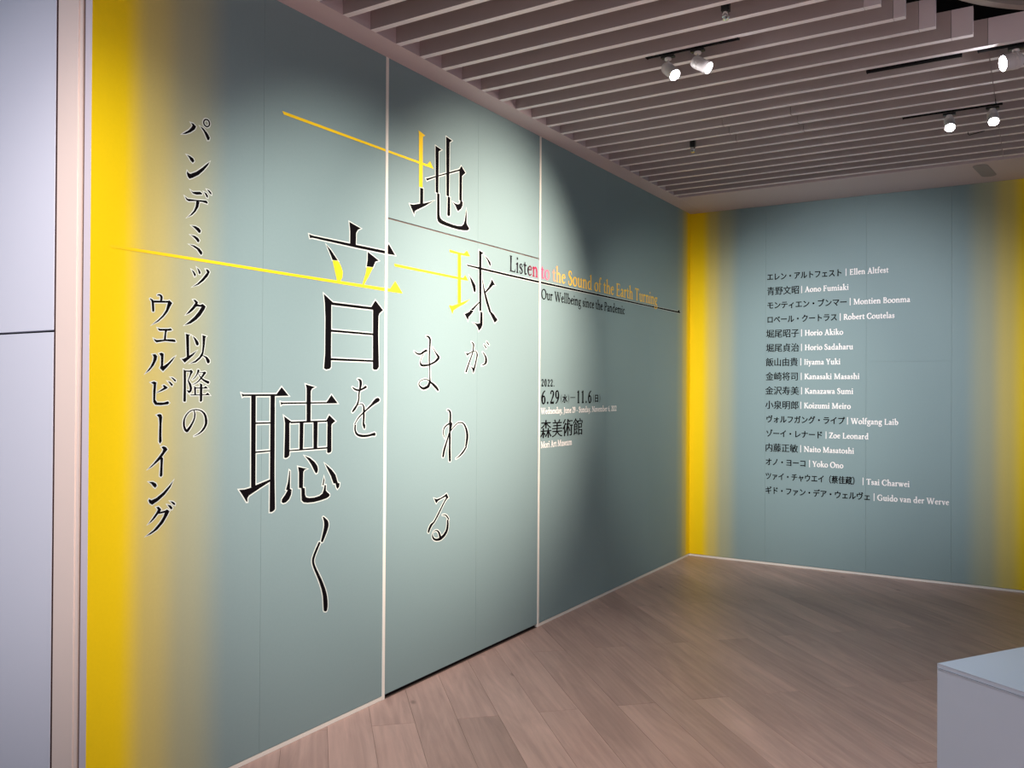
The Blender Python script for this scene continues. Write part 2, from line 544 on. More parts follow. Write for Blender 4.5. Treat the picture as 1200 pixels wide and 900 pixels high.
def spotlight(x, y, aim, label, r=0.030, length=0.095, drop=0.055, group=None, power=0, yoke=False):
    base = empty('track_spotlight', (x, y, W_TOP - 0.012))
    tag(base, label, 'spotlight', group)
    z = W_TOP - 0.012
    box('track_adapter', (x - .035, y - .014, z - .012), (x + .035, y + .014, z), M_BLKP, base, bevel=0.002)
    lathe_obj('swivel', [(0.004, 0), (0.016, 0), (0.018, .006), (0.016, .012), (0.004, .012)], (x, y, z - .024), (0, 0, 1), M_METAL, base)
    lathe_obj('stem', [(0.0055, 0), (0.0055, drop)], (x, y, z - .012 - drop), (0, 0, 1), M_METAL, base, 12)
    d = Vector(aim).normalized()
    c = Vector((x, y, z - .012 - drop)) - d * length * .25
    lamp = lathe_obj('lamp_body', [(r * .45, -.004), (r * .86, 0), (r, .010), (r, length), (r * .93, length), (r * .90, length - .010), (r * .3, length - .012)], c, d, M_METAL, base)
    for k in range(3):
        lathe_obj('cooling_ring', [(r * .98, 0), (r * 1.05, .001), (r * 1.05, .003), (r * .98, .004)], c + d * (.018 + .009 * k), d, M_METAL, lamp)
    lathe_obj('lens', [(0.0002, 0), (r * .88, 0), (r * .88, .002), (0.0002, .004)], c + d * (length - .009), d, M_LENS, lamp)
    if yoke:
        side = d.cross(Vector((0, 0, 1))).normalized()
        top = Vector((x, y, z - .014))
        mid = c + d * length * .45
        for s in (-1, 1):
            p0, p1 = top, mid + side * s * (r + .008)
            v = p1 - p0
            lathe_obj('yoke_arm', [(0.006, 0), (0.006, v.length)], p0, v, M_METAL, base, 10)
    if power:
        spot('lamp_light', tuple(c + d * (length + .01)), tuple(c + d * 3), power, 60, 0.8, (0.95, 0.96, 1.0), 0.03)
    return base


G1 = 'small white track spotlights'
spotlight(1.262, -3.845, (0.60, -0.30, -0.62), 'left lamp of the near pair of small white spotlights, glaring face towards viewer', group=G1, power=12)
spotlight(1.418, -3.845, (0.95, -0.05, -0.62), 'right lamp of the near pair of small white spotlights, bright white side', group=G1, power=12)
spotlight(2.405, -2.125, (0.10, -0.62, -0.70), 'left lamp of the distant pair of glaring spotlights above the name wall', group=G1, power=6.0, drop=.038)
spotlight(2.635, -2.125, (0.10, -0.62, -0.70), 'right lamp of the distant pair of glaring spotlights above the name wall', group=G1, power=6.0, drop=.038)
spotlight(2.77, -3.072, (-0.85, -0.45, -0.20), 'larger round spotlight alone at the right edge, lens turned to the title wall', r=0.040, length=0.085, drop=0.055, yoke=True)


def sprinkler(x, y, label, dz):
    r = empty('ceiling_sprinkler', (x, y, W_TOP))
    tag(r, label, 'sprinkler', 'sprinkler heads between the slats')
    z = W_TOP + dz
    box('mounting_block', (x - .018, y - .016, z - .024), (x + .018, y + .016, z + .045), M_BLKP, r, bevel=.003)
    lathe_obj('chrome_cup', [(0.008, 0), (0.017, .005), (0.019, .015), (0.016, .026), (0.010, .030)], (x, y, z - .053), (0, 0, 1), M_CHROME, r, 20)
    lathe_obj('deflector', [(0.004, 0), (0.013, 0), (0.013, .002), (0.004, .002)], (x, y, z - .060), (0, 0, 1), M_CHROME, r, 20)
    lathe_obj('pin', [(0.003, 0), (0.003, .014)], (x, y, z - .064), (0, 0, 1), M_CHROME, r, 10)


sprinkler(1.672, -4.20, 'black and chrome sprinkler head at the top edge, above the near spotlights', .006)
sprinkler(0.828, -2.26, 'black and chrome sprinkler head over the corner of the two teal walls', 0)

# thin bent hook under the slats
pts = [Vector((2.477, -1.60, 3.335)), Vector((2.474, -1.60, 3.300)), Vector((2.482, -1.598, 3.292)), Vector((2.569, -1.573, 3.312))]
vs, fs = [], []
for i, p in enumerate(pts):
    dd = (pts[min(i + 1, 3)] - pts[max(i - 1, 0)]).normalized().to_track_quat('Z', 'Y')
    for k in range(6):
        vs.append(p + dd @ Vector((.0035 * math.cos(k * math.pi / 3), .0035 * math.sin(k * math.pi / 3), 0)))
for i in range(3):
    for k in range(6):
        fs.append((i * 6 + k, i * 6 + (k + 1) % 6, (i + 1) * 6 + (k + 1) % 6, (i + 1) * 6 + k))
fs += [tuple(range(6)), tuple(range(18, 24))]
hk = link('wire_hook', mesh_of('wire_hook', vs, fs, M_BLKP))
tag(hk, 'thin dark wire hook under the slats below the distant spotlights', 'hook')

# thin grey oval patch on the wide soffit
n = 28
pl = []
A_, B_ = Vector((2.497, -.60)), Vector((2.54, -.27))
dd = (B_ - A_).normalized(); nn = Vector((-dd.y, dd.x)); rr = .052
for k in range(n):
    a = 2 * math.pi * k / n
    cc = B_ if math.cos(a) > 0 else A_
    pl.append(cc + dd * rr * math.cos(a) + nn * rr * math.sin(a))
vs = [(p.x, p.y, W_TOP) for p in pl] + [(p.x, p.y, W_TOP - .004) for p in pl]
fs = [tuple(range(n, 2 * n))] + [(i, (i + 1) % n, n + (i + 1) % n, n + i) for i in range(n)]
cp = link('soffit_patch', mesh_of('soffit_patch', vs, fs, mat('patch_grey', (0.36, 0.31, 0.31), .6)))
tag(cp, 'grey oval patch on the soffit above the name wall', 'cover plate')

# ------------------------------------------------------------------ plinth in the right foreground
px0 = Vector((2.596, -4.952, 0))
u1 = Vector((0.545, 0.8385, 0)).normalized()
u2 = Vector((0.8385, -0.545, 0)).normalized()
PH = 0.75
pr = empty('display_plinth', tuple(px0 + u1 * .4 + u2 * .4))
tag(pr, 'pale grey box plinth in the right foreground, bluish top', 'plinth')


def obox(name, o, a, b, z0, z1, m, parent, bevel=0.0):
    bm = bmesh.new()
    bmesh.ops.create_cube(bm, size=1.0)
    c = o + (a + b) / 2
    for v in bm.verts:
        w = c + a * v.co.x + b * v.co.y
        v.co = Vector((w.x, w.y, z0 + (v.co.z + .5) * (z1 - z0)))
    if bevel: bmesh.ops.bevel(bm, geom=bm.edges[:], offset=bevel, segments=2, affect='EDGES')
    me = bpy.data.meshes.new(name); bm.to_mesh(me); bm.free(); me.materials.append(m)
    return link(name, me, parent)


obox('plinth_body', px0, u1 * .9, u2 * .9, 0.0, PH - .016, M_PLINTH, pr, .0015)
obox('shadow_gap', px0 + (u1 + u2) * .004, u1 * .892, u2 * .892, PH - .016, PH - .012, M_GAP, pr)
obox('top_panel', px0 - (u1 + u2) * .0005, u1 * .901, u2 * .901, PH - .012, PH, M_PLINTH, pr, .001)

# ------------------------------------------------------------------ lettering
# outlines of the painted characters on the title wall, in half millimetres (distance from corner, height)
GLYPHS = {
 '地': [
  'yp 8551,6009 8431,5982 8472,5958 8473,5399 8533,5398 8542,5965',
  'kp 8515,5390 8457,5393 8458,5230 8369,5259 8252,5303 8433,5204 8564,5141 8605,5119 8615,5077 8656,5131 8693,5179 8632,5183 8514,5218',
  'kp 8242,5917 8126,5898 8179,5869 8182,5396 8232,5397',
  'kp 8207,5394 8160,5393 8156,5159 8141,5126 8103,5108 8022,5098 7897,5091 7798,5093 7726,5105 7683,5135 7662,5181 7630,5325 7623,5255 7625,5154 7603,5128 7568,5108 7573,5088 7609,5070 7697,5058 7797,5051 7938,5051 8076,5057 8150,5064 8190,5081 8204,5111',
  'kp 8043,6070 7924,6053 7974,6021 7978,5399 8028,5399',
  'kp 8004,5395 7956,5395 7954,5194 7965,5180 8002,5173 8012,5185',
  'kp 8413,5514 8385,5521 7777,5757 7741,5803 7653,5743 7721,5691 7776,5679 7776,5737 8216,5573 8365,5507 8395,5492',
  'kp 7777,5757 7722,5770 7724,5391 7776,5397',
  'kp 7755,5397 7703,5392 7706,5348 7736,5305 7800,5263 7821,5277 7850,5313 7907,5355 7857,5344 7801,5343 7765,5362',
 ],
 'arrow_upper': [
  'yp 10507,5665 8842,5670 8392,5674 8341,5719 8276,5649 8842,5646 10487,5638',
 ],
 '球': [
  'yp 7963,4795 7780,4788 7679,4789 7614,4832 7547,4772 7701,4766 7809,4766 7956,4765',
  'yp 7800,4777 7737,4777 7731,4207 7794,4191',
  'yp 7967,4158 7901,4157 7788,4190 7673,4223 7541,4268 7673,4195 7773,4156 7879,4106 7897,4063 7928,4106',
  'kp 7359,4874 7258,4854 7305,4829 7300,4145 7346,4143',
  'kp 7320,4139 7273,4130 7272,3979 7302,3934 7356,3900 7379,3946 7425,3977 7490,3996 7387,3986 7329,3996',
  'kp 7239,4827 7179,4807 7107,4764 7095,4735 7111,4709 7135,4730 7171,4773',
  'kp 7567,4548 7499,4505 7431,4445 7418,4395 7430,4360 7460,4357 7498,4429',
  'kp 7332,4265 7332,4248 7473,4142 7532,4141 7435,4202',
  'kp 7654,4082 7562,4115 7532,4140 7465,4135 7509,4094 7571,4051 7583,4010 7620,4047',
  'kp 7302,4640 7281,4539 7235,4423 7161,4291 7081,4154 7127,4141 7201,4261 7253,4386 7285,4504',
  'kp 7124,4146 7076,4154 7019,4126 6932,4064 7002,4022 7059,4081',
  'kp 7073,4558 6996,4494 7040,4487 7111,4436 7214,4369 7234,4379 7151,4449 7096,4512',
 ],
 'arrow_short': [
  'yp 8945,4507 8230,4502 7684,4502 7647,4539 7585,4482 7820,4477 8230,4479 8934,4479',
 ],
 'arrow_black': [
  'kp 7621,4670 7343,4670 6598,4666 5464,4666 4109,4669 2088,4673 687,4683 620,4719 534,4653 2088,4650 4108,4643 5463,4639 6597,4639 7343,4646 7603,4652',
 ],
 '音': [
  'kp 9629,4827 9460,4790 9503,4771 9531,4734 9533,4606 9616,4602 9617,4737',
  'kp 10168,4620 10103,4615 9091,4621 9034,4700 8927,4597 9094,4591 9532,4589 10125,4594 10157,4587',
  'kp 9944,4557 9877,4512 9784,4427 9859,4423 9883,4467',
  'kp 9359,4573 9186,4506 9239,4490 9277,4427 9374,4424 9360,4487',
  'kp 9972,4090 9843,4017 9870,3992 9868,3403 9886,3385 9934,3377 9963,3389 9949,3522 9948,3844 9957,4005',
  'kp 9861,4020 9299,4023 9237,4096 9117,4006 9174,3966 9187,3935 9189,3725 9175,3421 9201,3394 9247,3389 9269,3401 9273,3996 9866,3994',
  'kp 9875,3759 9264,3759 9264,3739 9875,3738',
  'kp 9873,3488 9261,3488 9261,3469 9872,3466',
  'yp 9859,4421 9781,4425 9742,4379 9716,4324 9723,4274 9749,4234 9793,4229 9811,4280',
  'yp 9370,4419 9277,4425 9343,4326 9410,4237 9435,4237 9386,4355',
 ],
 'arrow_long': [
  'yp 12155,4232 11636,4235 10240,4233 9006,4239 8926,4326 8803,4209 9090,4206 10239,4209 11636,4212 12135,4212',
 ],
 '聴': [
  'kp 10936,3152 10911,3145 10547,3146 10488,3208 10402,3130 10570,3129 10911,3130 10926,3124',
  'kp 10832,3133 10781,3133 10777,2355 10826,2349',
  'kp 10617,3132 10566,3132 10562,2420 10554,2133 10566,2120 10592,2110 10617,2113 10616,2399',
  'kp 10782,2903 10613,2900 10613,2887 10782,2889',
  'kp 10780,2653 10617,2654 10617,2642 10780,2640',
  'kp 10954,2340 10897,2337 10826,2347 10777,2362 10615,2399 10614,2379 10723,2335 10847,2281 10864,2261 10864,2230 10874,2231 10908,2280',
  'kp 10197,3235 10074,3210 10114,3196 10130,3173 10129,2887 10182,2886 10185,3199',
  'kp 10500,3076 10476,3071 9923,3070 9859,3138 9773,3056 10476,3057 10493,3048',
  'kp 10458,2949 10369,2898 10392,2883 10389,2594 10407,2580 10434,2573 10452,2579 10447,2766 10446,2888',
  'kp 10379,2898 9925,2897 9888,2946 9803,2885 9849,2861 9856,2848 9854,2604 9865,2591 9896,2585 9913,2594 9912,2882 10379,2882',
  'kp 10268,2890 10219,2888 10223,2639 10269,2636',
  'kp 10095,2887 10039,2886 10042,2644 10092,2642',
  'kp 10397,2643 9908,2644 9911,2629 10397,2632',
  'kp 10389,2459 10380,2453 10379,2292 10359,2284 10366,2239 10389,2201 10427,2177 10460,2173 10479,2185 10474,2210 10441,2242 10407,2284 10428,2290 10405,2355',
  'kp 10284,2484 10168,2457 10200,2452 10218,2432 10221,2287 10197,2282 10194,2222 10180,2197 10140,2186 10074,2183 10008,2192 9971,2210 9953,2245 9943,2287 9925,2285 9925,2232 9903,2213 9876,2195 9876,2176 9910,2160 9993,2148 10081,2141 10161,2144 10211,2153 10236,2174 10242,2286 10271,2292 10272,2432',
  'kp 9952,2366 9944,2336 9955,2286 9972,2287',
  'kp 10205,2580 10136,2555 10071,2511 10037,2471 10030,2439 10038,2413 10055,2405 10071,2421 10114,2487 10154,2535',
  'kp 9944,2491 9891,2455 9844,2419 9797,2372 9765,2293 9738,2285 9745,2252 9769,2233 9784,2251 9797,2289 9824,2290 9859,2366 9898,2423',
 ],
 'を': [
  'ks 9496,3295 9498,3292 9496,3290 9483,3283 9473,3276 9471,3272 9469,3264 9467,3251 9467,3237 9469,3222 9472,3207 9475,3191 9479,3175 9482,3160 9485,3143 9486,3126 9485,3109 9487,3093 9492,3077 9500,3060 9509,3045 9521,3031 9535,3018 9548,3006 9557,2995 9565,2986 9574,2976 9573,2970 9564,2965 9556,2966 9544,2975 9533,2983 9521,2993 9509,3006 9497,3022 9486,3038 9477,3055 9470,3073 9465,3091 9463,3109 9464,3126 9463,3142 9459,3157 9454,3172 9448,3187 9443,3203 9436,3219 9432,3235 9430,3251 9430,3268 9438,3284 9457,3294 9476,3295 9492,3296',
  'ks 9570,3216 9573,3214 9573,3212 9563,3202 9552,3192 9536,3183 9515,3177 9491,3174 9466,3174 9441,3179 9418,3186 9398,3193 9383,3198 9371,3203 9360,3207 9357,3217 9369,3227 9383,3228 9392,3222 9401,3217 9413,3211 9431,3204 9451,3196 9470,3192 9488,3193 9507,3196 9524,3200 9538,3204 9552,3210 9566,3216',
  'ks 9495,3038 9493,3035 9490,3034 9468,3037 9446,3041 9431,3040 9423,3034 9417,3025 9413,3013 9412,2999 9413,2982 9414,2964 9414,2947 9414,2930 9414,2913 9415,2893 9417,2871 9418,2853 9418,2841 9416,2834 9415,2829 9410,2820 9404,2810 9397,2799 9392,2796 9384,2796 9380,2800 9378,2811 9375,2823 9376,2834 9381,2842 9387,2845 9390,2853 9390,2869 9388,2891 9386,2912 9386,2930 9386,2947 9387,2963 9386,2981 9385,2999 9389,3016 9397,3030 9409,3042 9427,3050 9448,3049 9471,3045 9493,3040',
  'ks 9157,3086 9171,3103 9192,3107 9205,3104 9220,3100 9238,3091 9255,3078 9273,3061 9294,3043 9321,3024 9353,3003 9386,2982 9420,2960 9455,2937 9485,2914 9506,2892 9522,2870 9538,2849 9537,2846 9532,2844 9527,2845 9510,2865 9493,2886 9471,2906 9441,2927 9405,2949 9370,2970 9336,2990 9302,3009 9270,3026 9242,3039 9216,3050 9196,3057 9184,3063 9175,3067 9164,3073',
  'ks 9518,2843 9529,2844 9535,2841 9537,2824 9540,2806 9538,2788 9532,2771 9522,2753 9505,2738 9482,2727 9455,2720 9427,2715 9396,2713 9364,2714 9334,2715 9308,2718 9286,2721 9268,2722 9254,2722 9243,2720 9230,2719 9217,2728 9220,2746 9237,2755 9248,2753 9261,2750 9277,2748 9296,2744 9317,2740 9340,2738 9367,2737 9397,2738 9424,2740 9448,2744 9469,2748 9484,2754 9497,2763 9507,2776 9514,2790 9516,2805 9515,2822 9513,2839',
 ],
 'く': [
  'ks 9957,1990 9963,1988 9964,1984 9955,1964 9948,1946 9946,1931 9945,1917 9946,1901 9950,1877 9960,1844 9973,1805 9987,1766 9983,1758 9969,1752 9959,1755 9936,1791 9914,1828 9897,1861 9887,1887 9884,1910 9890,1934 9907,1956 9930,1973 9951,1988',
  'ks 9994,1756 10006,1761 10015,1760 10038,1726 10061,1691 10079,1661 10091,1638 10099,1619 10101,1598 10099,1576 10091,1554 10079,1527 10060,1491 10038,1450 10016,1408 9995,1362 9976,1315 9962,1271 9954,1232 9951,1196 9949,1165 9947,1142 9945,1125 9944,1107 9933,1095 9911,1089 9899,1095 9894,1111 9890,1129 9889,1153 9891,1186 9897,1225 9909,1269 9928,1316 9952,1365 9977,1412 10003,1455 10029,1496 10049,1530 10062,1556 10069,1575 10072,1593 10070,1610 10063,1627 10052,1649 10034,1679 10013,1714 9991,1748',
 ],
 'が': [
  'kp 7626,3627 7579,3622 7519,3640 7513,3631 7567,3607 7592,3590',
  'ks 7507,3765 7513,3761 7512,3758 7498,3749 7485,3741 7478,3733 7476,3722 7477,3706 7479,3689 7482,3671 7487,3653 7493,3635 7500,3620 7510,3606 7522,3587 7537,3563 7554,3535 7573,3505 7592,3472 7613,3438 7633,3403 7628,3397 7612,3394 7602,3398 7583,3433 7564,3468 7546,3501 7528,3531 7511,3559 7497,3583 7486,3602 7477,3617 7469,3633 7463,3651 7457,3670 7453,3688 7448,3706 7444,3723 7448,3740 7463,3752 7483,3759 7501,3765',
  'ks 7585,3616 7581,3611 7574,3611 7559,3616 7544,3621 7526,3627 7504,3635 7480,3644 7458,3649 7440,3650 7424,3648 7412,3643 7405,3634 7401,3622 7400,3609 7401,3600 7405,3589 7412,3570 7423,3540 7436,3504 7449,3474 7460,3457 7471,3446 7478,3433 7479,3420 7475,3408 7471,3397 7467,3394 7459,3394 7454,3397 7448,3408 7442,3418 7436,3429 7431,3439 7426,3451 7418,3471 7407,3501 7394,3537 7384,3568 7376,3585 7369,3598 7368,3611 7373,3626 7383,3640 7398,3651 7416,3657 7438,3660 7461,3658 7487,3653 7513,3645 7536,3637 7554,3631 7569,3625 7583,3620',
  'ks 7518,3472 7520,3470 7520,3469 7511,3461 7503,3453 7496,3446 7490,3438 7484,3428 7478,3419 7464,3416 7445,3421 7441,3429 7450,3438 7460,3447 7472,3456 7486,3462 7501,3467 7515,3472',
  'ks 7269,3655 7273,3653 7274,3651 7261,3639 7249,3627 7237,3615 7227,3603 7218,3591 7212,3580 7211,3567 7212,3554 7215,3542 7217,3533 7219,3525 7222,3520 7228,3515 7240,3510 7255,3504 7268,3499 7281,3493 7294,3488 7295,3487 7294,3485 7291,3485 7276,3487 7260,3489 7244,3492 7227,3495 7208,3498 7189,3506 7176,3516 7168,3528 7164,3541 7165,3555 7168,3571 7175,3586 7186,3600 7199,3612 7214,3624 7230,3635 7248,3645 7266,3654',
  'ks 7183,3784 7189,3782 7189,3778 7181,3771 7173,3764 7164,3757 7156,3751 7146,3745 7137,3739 7130,3738 7121,3741 7120,3746 7127,3753 7135,3760 7144,3766 7154,3773 7166,3778 7177,3784',
  'ks 7239,3747 7245,3744 7246,3741 7239,3734 7232,3727 7225,3720 7217,3713 7208,3706 7199,3699 7190,3698 7181,3701 7179,3706 7187,3714 7195,3721 7204,3728 7213,3735 7223,3741 7233,3746',
 ],
 'ま': [
  'ks 8392,3784 8394,3778 8389,3775 8376,3772 8365,3769 8357,3765 8350,3760 8342,3753 8336,3740 8335,3718 8336,3688 8338,3658 8339,3630 8340,3602 8341,3574 8342,3546 8342,3518 8340,3489 8337,3460 8332,3429 8328,3397 8328,3360 8329,3320 8326,3287 8313,3266 8294,3255 8278,3246 8262,3234 8244,3223 8227,3212 8211,3201 8194,3190 8176,3178 8164,3176 8150,3182 8148,3190 8160,3204 8173,3218 8189,3232 8209,3244 8230,3255 8251,3265 8272,3273 8288,3277 8301,3290 8307,3320 8308,3360 8309,3398 8312,3431 8314,3461 8316,3491 8317,3519 8317,3546 8316,3574 8315,3602 8313,3630 8310,3658 8306,3688 8301,3719 8300,3744 8307,3763 8320,3775 8335,3783 8353,3788 8371,3787 8386,3786',
  'ks 8600,3606 8603,3604 8603,3603 8588,3592 8572,3582 8553,3574 8531,3569 8507,3568 8482,3570 8459,3578 8439,3588 8423,3596 8406,3601 8389,3606 8371,3611 8365,3622 8376,3634 8392,3636 8409,3629 8426,3622 8444,3614 8462,3605 8478,3596 8492,3590 8507,3589 8524,3589 8541,3591 8559,3594 8578,3600 8598,3607',
  'ks 8431,3584 8437,3585 8442,3584 8454,3568 8467,3552 8478,3536 8486,3521 8493,3507 8497,3493 8499,3480 8498,3466 8490,3454 8474,3446 8454,3443 8431,3444 8402,3445 8367,3450 8331,3456 8296,3465 8261,3476 8229,3488 8201,3500 8177,3512 8157,3524 8144,3536 8138,3546 8133,3554 8137,3563 8157,3568 8171,3564 8179,3556 8185,3549 8194,3541 8209,3530 8227,3518 8249,3506 8277,3495 8310,3484 8341,3476 8373,3472 8405,3469 8432,3468 8448,3469 8456,3470 8460,3471 8467,3475 8476,3483 8481,3493 8480,3506 8475,3520 8468,3534 8457,3549 8443,3565 8430,3581',
  'ks 8268,3662 8272,3661 8272,3659 8255,3639 8238,3619 8221,3600 8207,3583 8194,3569 8181,3554 8164,3552 8144,3561 8142,3572 8163,3583 8182,3595 8202,3608 8223,3624 8244,3643 8265,3662',
  'ks 8306,3285 8323,3287 8335,3283 8346,3266 8356,3250 8367,3240 8386,3231 8411,3223 8431,3219 8443,3219 8457,3222 8472,3228 8486,3234 8497,3242 8504,3250 8504,3258 8499,3267 8491,3275 8478,3283 8460,3290 8441,3295 8420,3298 8398,3299 8377,3298 8358,3293 8339,3286 8320,3278 8310,3279 8304,3286 8307,3291 8328,3297 8350,3304 8374,3308 8398,3309 8423,3308 8446,3304 8468,3298 8487,3290 8503,3281 8514,3271 8521,3260 8522,3248 8517,3236 8507,3224 8494,3213 8479,3203 8457,3193 8427,3189 8393,3194 8358,3204 8327,3219 8311,3239 8305,3259 8300,3277',
 ],
 'わ': [
  'ks 7994,2963 7995,2958 7991,2955 7977,2952 7966,2950 7960,2947 7954,2940 7948,2930 7944,2913 7944,2886 7946,2852 7949,2819 7950,2790 7950,2761 7951,2732 7951,2704 7952,2676 7953,2646 7953,2612 7954,2576 7955,2542 7956,2511 7957,2483 7957,2455 7955,2428 7952,2402 7950,2376 7940,2369 7921,2368 7911,2374 7912,2400 7912,2426 7912,2452 7914,2480 7915,2509 7916,2539 7916,2573 7915,2609 7914,2644 7916,2674 7918,2702 7918,2731 7916,2759 7913,2788 7910,2817 7908,2850 7907,2885 7908,2914 7914,2934 7923,2949 7937,2960 7957,2966 7975,2966 7989,2965',
  'ks 7888,2802 7891,2813 7903,2818 7923,2816 7945,2814 7969,2808 7996,2798 8023,2784 8045,2770 8058,2756 8063,2742 8066,2729 8068,2714 8068,2699 8064,2684 8056,2668 8044,2653 8033,2638 8031,2637 8028,2638 8028,2639 8035,2655 8042,2670 8047,2685 8049,2699 8049,2713 8046,2726 8042,2739 8035,2750 8024,2760 8004,2772 7979,2784 7955,2792 7936,2795 7917,2795 7897,2796',
  'ks 7890,2808 7907,2809 7916,2805 7918,2787 7920,2769 7925,2750 7936,2730 7951,2707 7966,2683 7980,2656 7995,2627 8010,2599 8027,2571 8043,2543 8057,2515 8067,2488 8074,2461 8080,2434 8073,2427 8056,2425 8046,2429 8038,2455 8030,2482 8021,2508 8009,2535 7996,2564 7982,2592 7968,2621 7954,2650 7940,2677 7927,2702 7914,2724 7902,2746 7895,2766 7889,2784 7883,2802',
  'ks 7937,2705 7930,2702 7925,2703 7906,2719 7887,2736 7865,2752 7839,2768 7810,2784 7784,2796 7762,2802 7741,2804 7722,2803 7703,2801 7687,2796 7671,2787 7654,2771 7637,2749 7624,2725 7615,2700 7609,2673 7606,2647 7607,2623 7611,2600 7615,2578 7618,2561 7622,2547 7627,2533 7620,2526 7603,2523 7593,2527 7587,2541 7580,2556 7574,2573 7568,2594 7561,2619 7559,2646 7563,2674 7572,2703 7585,2731 7603,2756 7624,2779 7648,2798 7672,2809 7697,2815 7721,2817 7745,2817 7770,2814 7796,2806 7824,2793 7853,2776 7879,2759 7901,2742 7919,2725 7938,2708',
  'ks 7591,2524 7605,2529 7616,2527 7633,2511 7651,2494 7670,2478 7693,2462 7718,2445 7742,2430 7766,2417 7790,2407 7814,2396 7815,2394 7812,2391 7809,2391 7780,2399 7752,2407 7723,2417 7694,2432 7667,2448 7642,2466 7622,2483 7605,2500 7588,2517',
 ],
 'る': [
  'kp 8227,1980 8175,1964 8096,1973 8024,1995 7988,2010 7951,1957 7992,1947 8010,1975 8082,1960 8153,1942 8184,1918 8203,1941',
  'ks 7966,1965 7979,1972 7991,1971 8006,1956 8022,1942 8041,1923 8066,1897 8094,1867 8121,1838 8146,1811 8171,1784 8192,1762 8210,1744 8225,1730 8240,1718 8254,1713 8269,1709 8286,1701 8303,1687 8318,1670 8329,1654 8335,1640 8338,1629 8340,1618 8334,1611 8319,1607 8310,1610 8305,1620 8300,1630 8293,1640 8281,1655 8267,1670 8254,1683 8244,1690 8232,1696 8217,1705 8202,1718 8185,1733 8167,1751 8146,1774 8122,1801 8098,1828 8072,1858 8045,1888 8021,1914 8000,1932 7982,1945 7964,1958',
  'ks 8071,1777 8071,1774 8068,1772 8050,1770 8032,1767 8018,1763 8006,1756 7993,1746 7981,1736 7972,1726 7963,1717 7954,1706 7947,1704 7938,1705 7936,1709 7943,1720 7950,1731 7960,1742 7974,1754 7991,1765 8011,1774 8032,1777 8051,1778 8069,1778',
  'ks 7959,1708 7973,1709 7980,1705 7981,1685 7982,1665 7984,1646 7989,1627 7995,1609 8004,1592 8018,1578 8034,1564 8053,1552 8075,1542 8098,1534 8120,1528 8140,1524 8160,1522 8177,1523 8190,1525 8203,1530 8214,1536 8224,1543 8233,1552 8240,1562 8244,1573 8245,1585 8242,1595 8235,1603 8223,1609 8211,1612 8196,1611 8181,1608 8169,1604 8160,1598 8152,1589 8144,1578 8137,1564 8131,1547 8125,1529 8113,1523 8094,1523 8086,1529 8094,1547 8102,1565 8112,1581 8125,1595 8140,1607 8159,1616 8179,1621 8199,1621 8216,1618 8229,1613 8240,1606 8249,1597 8255,1587 8260,1576 8262,1563 8259,1550 8251,1537 8239,1524 8223,1513 8202,1504 8177,1497 8150,1494 8121,1493 8092,1496 8064,1504 8038,1515 8015,1528 7994,1543 7977,1559 7963,1578 7954,1598 7949,1619 7946,1640 7946,1661 7949,1681 7951,1702',
 ],
 'sub_パ': [
  'kp 11463,5301 11436,5300 11412,5283 11424,5258 11463,5225 11509,5200 11545,5189 11523,5205 11483,5235 11456,5267 11447,5285',
  'kp 11377,5297 11342,5288 11304,5260 11279,5229 11286,5207 11303,5202 11318,5228 11342,5265',
  'ks 11329,5366 11330,5361 11327,5358 11317,5360 11308,5361 11303,5360 11298,5356 11293,5349 11291,5341 11291,5335 11293,5328 11296,5323 11300,5320 11305,5318 11310,5316 11316,5317 11323,5320 11328,5323 11332,5329 11334,5337 11334,5343 11332,5348 11326,5355 11321,5362 11321,5366 11326,5368 11331,5367 11337,5360 11343,5352 11347,5342 11348,5332 11345,5322 11340,5314 11332,5309 11323,5305 11313,5304 11303,5306 11294,5311 11286,5318 11280,5327 11277,5337 11277,5346 11280,5356 11286,5365 11294,5371 11304,5373 11315,5372 11325,5370',
 ],
 'sub_ン': [
  'kp 11498,5038 11465,5035 11435,5022 11426,5004 11441,4987 11461,4999 11478,5021',
  'kp 11277,5035 11295,5000 11339,4947 11386,4902 11440,4868 11470,4853 11486,4866 11497,4890 11492,4910 11480,4899 11463,4894 11407,4924 11353,4967 11312,5005',
 ],
 'sub_デ': [
  'kp 11462,4767 11439,4756 11371,4771 11349,4761 11352,4752 11405,4740 11439,4744',
  'kp 11306,4803 11282,4801 11260,4785 11259,4769 11271,4771 11292,4790',
  'kp 11334,4777 11310,4772 11292,4753 11294,4737 11306,4738 11320,4759',
  'kp 11515,4707 11501,4700 11485,4692 11405,4699 11309,4712 11294,4700 11298,4688 11350,4693 11404,4689 11478,4674 11498,4681',
  'kp 11405,4694 11374,4688 11384,4646 11410,4604 11444,4570 11493,4541 11460,4570 11427,4610 11411,4647',
 ],
 'sub_ミ': [
  'kp 11451,4486 11409,4488 11375,4477 11358,4459 11365,4441 11378,4439 11395,4453 11426,4474',
  'kp 11459,4411 11415,4410 11385,4398 11370,4380 11378,4363 11389,4363 11408,4383 11435,4400',
  'kp 11470,4334 11421,4333 11374,4317 11343,4290 11345,4272 11356,4265 11370,4275 11394,4303 11434,4322',
 ],
 'sub_ッ': [
  'kp 11446,4137 11422,4126 11404,4105 11405,4090 11417,4085 11426,4105',
  'kp 11396,4160 11372,4146 11357,4125 11361,4110 11375,4111 11382,4133',
  'kp 11310,4156 11286,4157 11269,4139 11289,4101 11330,4059 11378,4023 11438,3999 11391,4030 11351,4068 11317,4107 11296,4132',
 ],
 'sub_ク': [
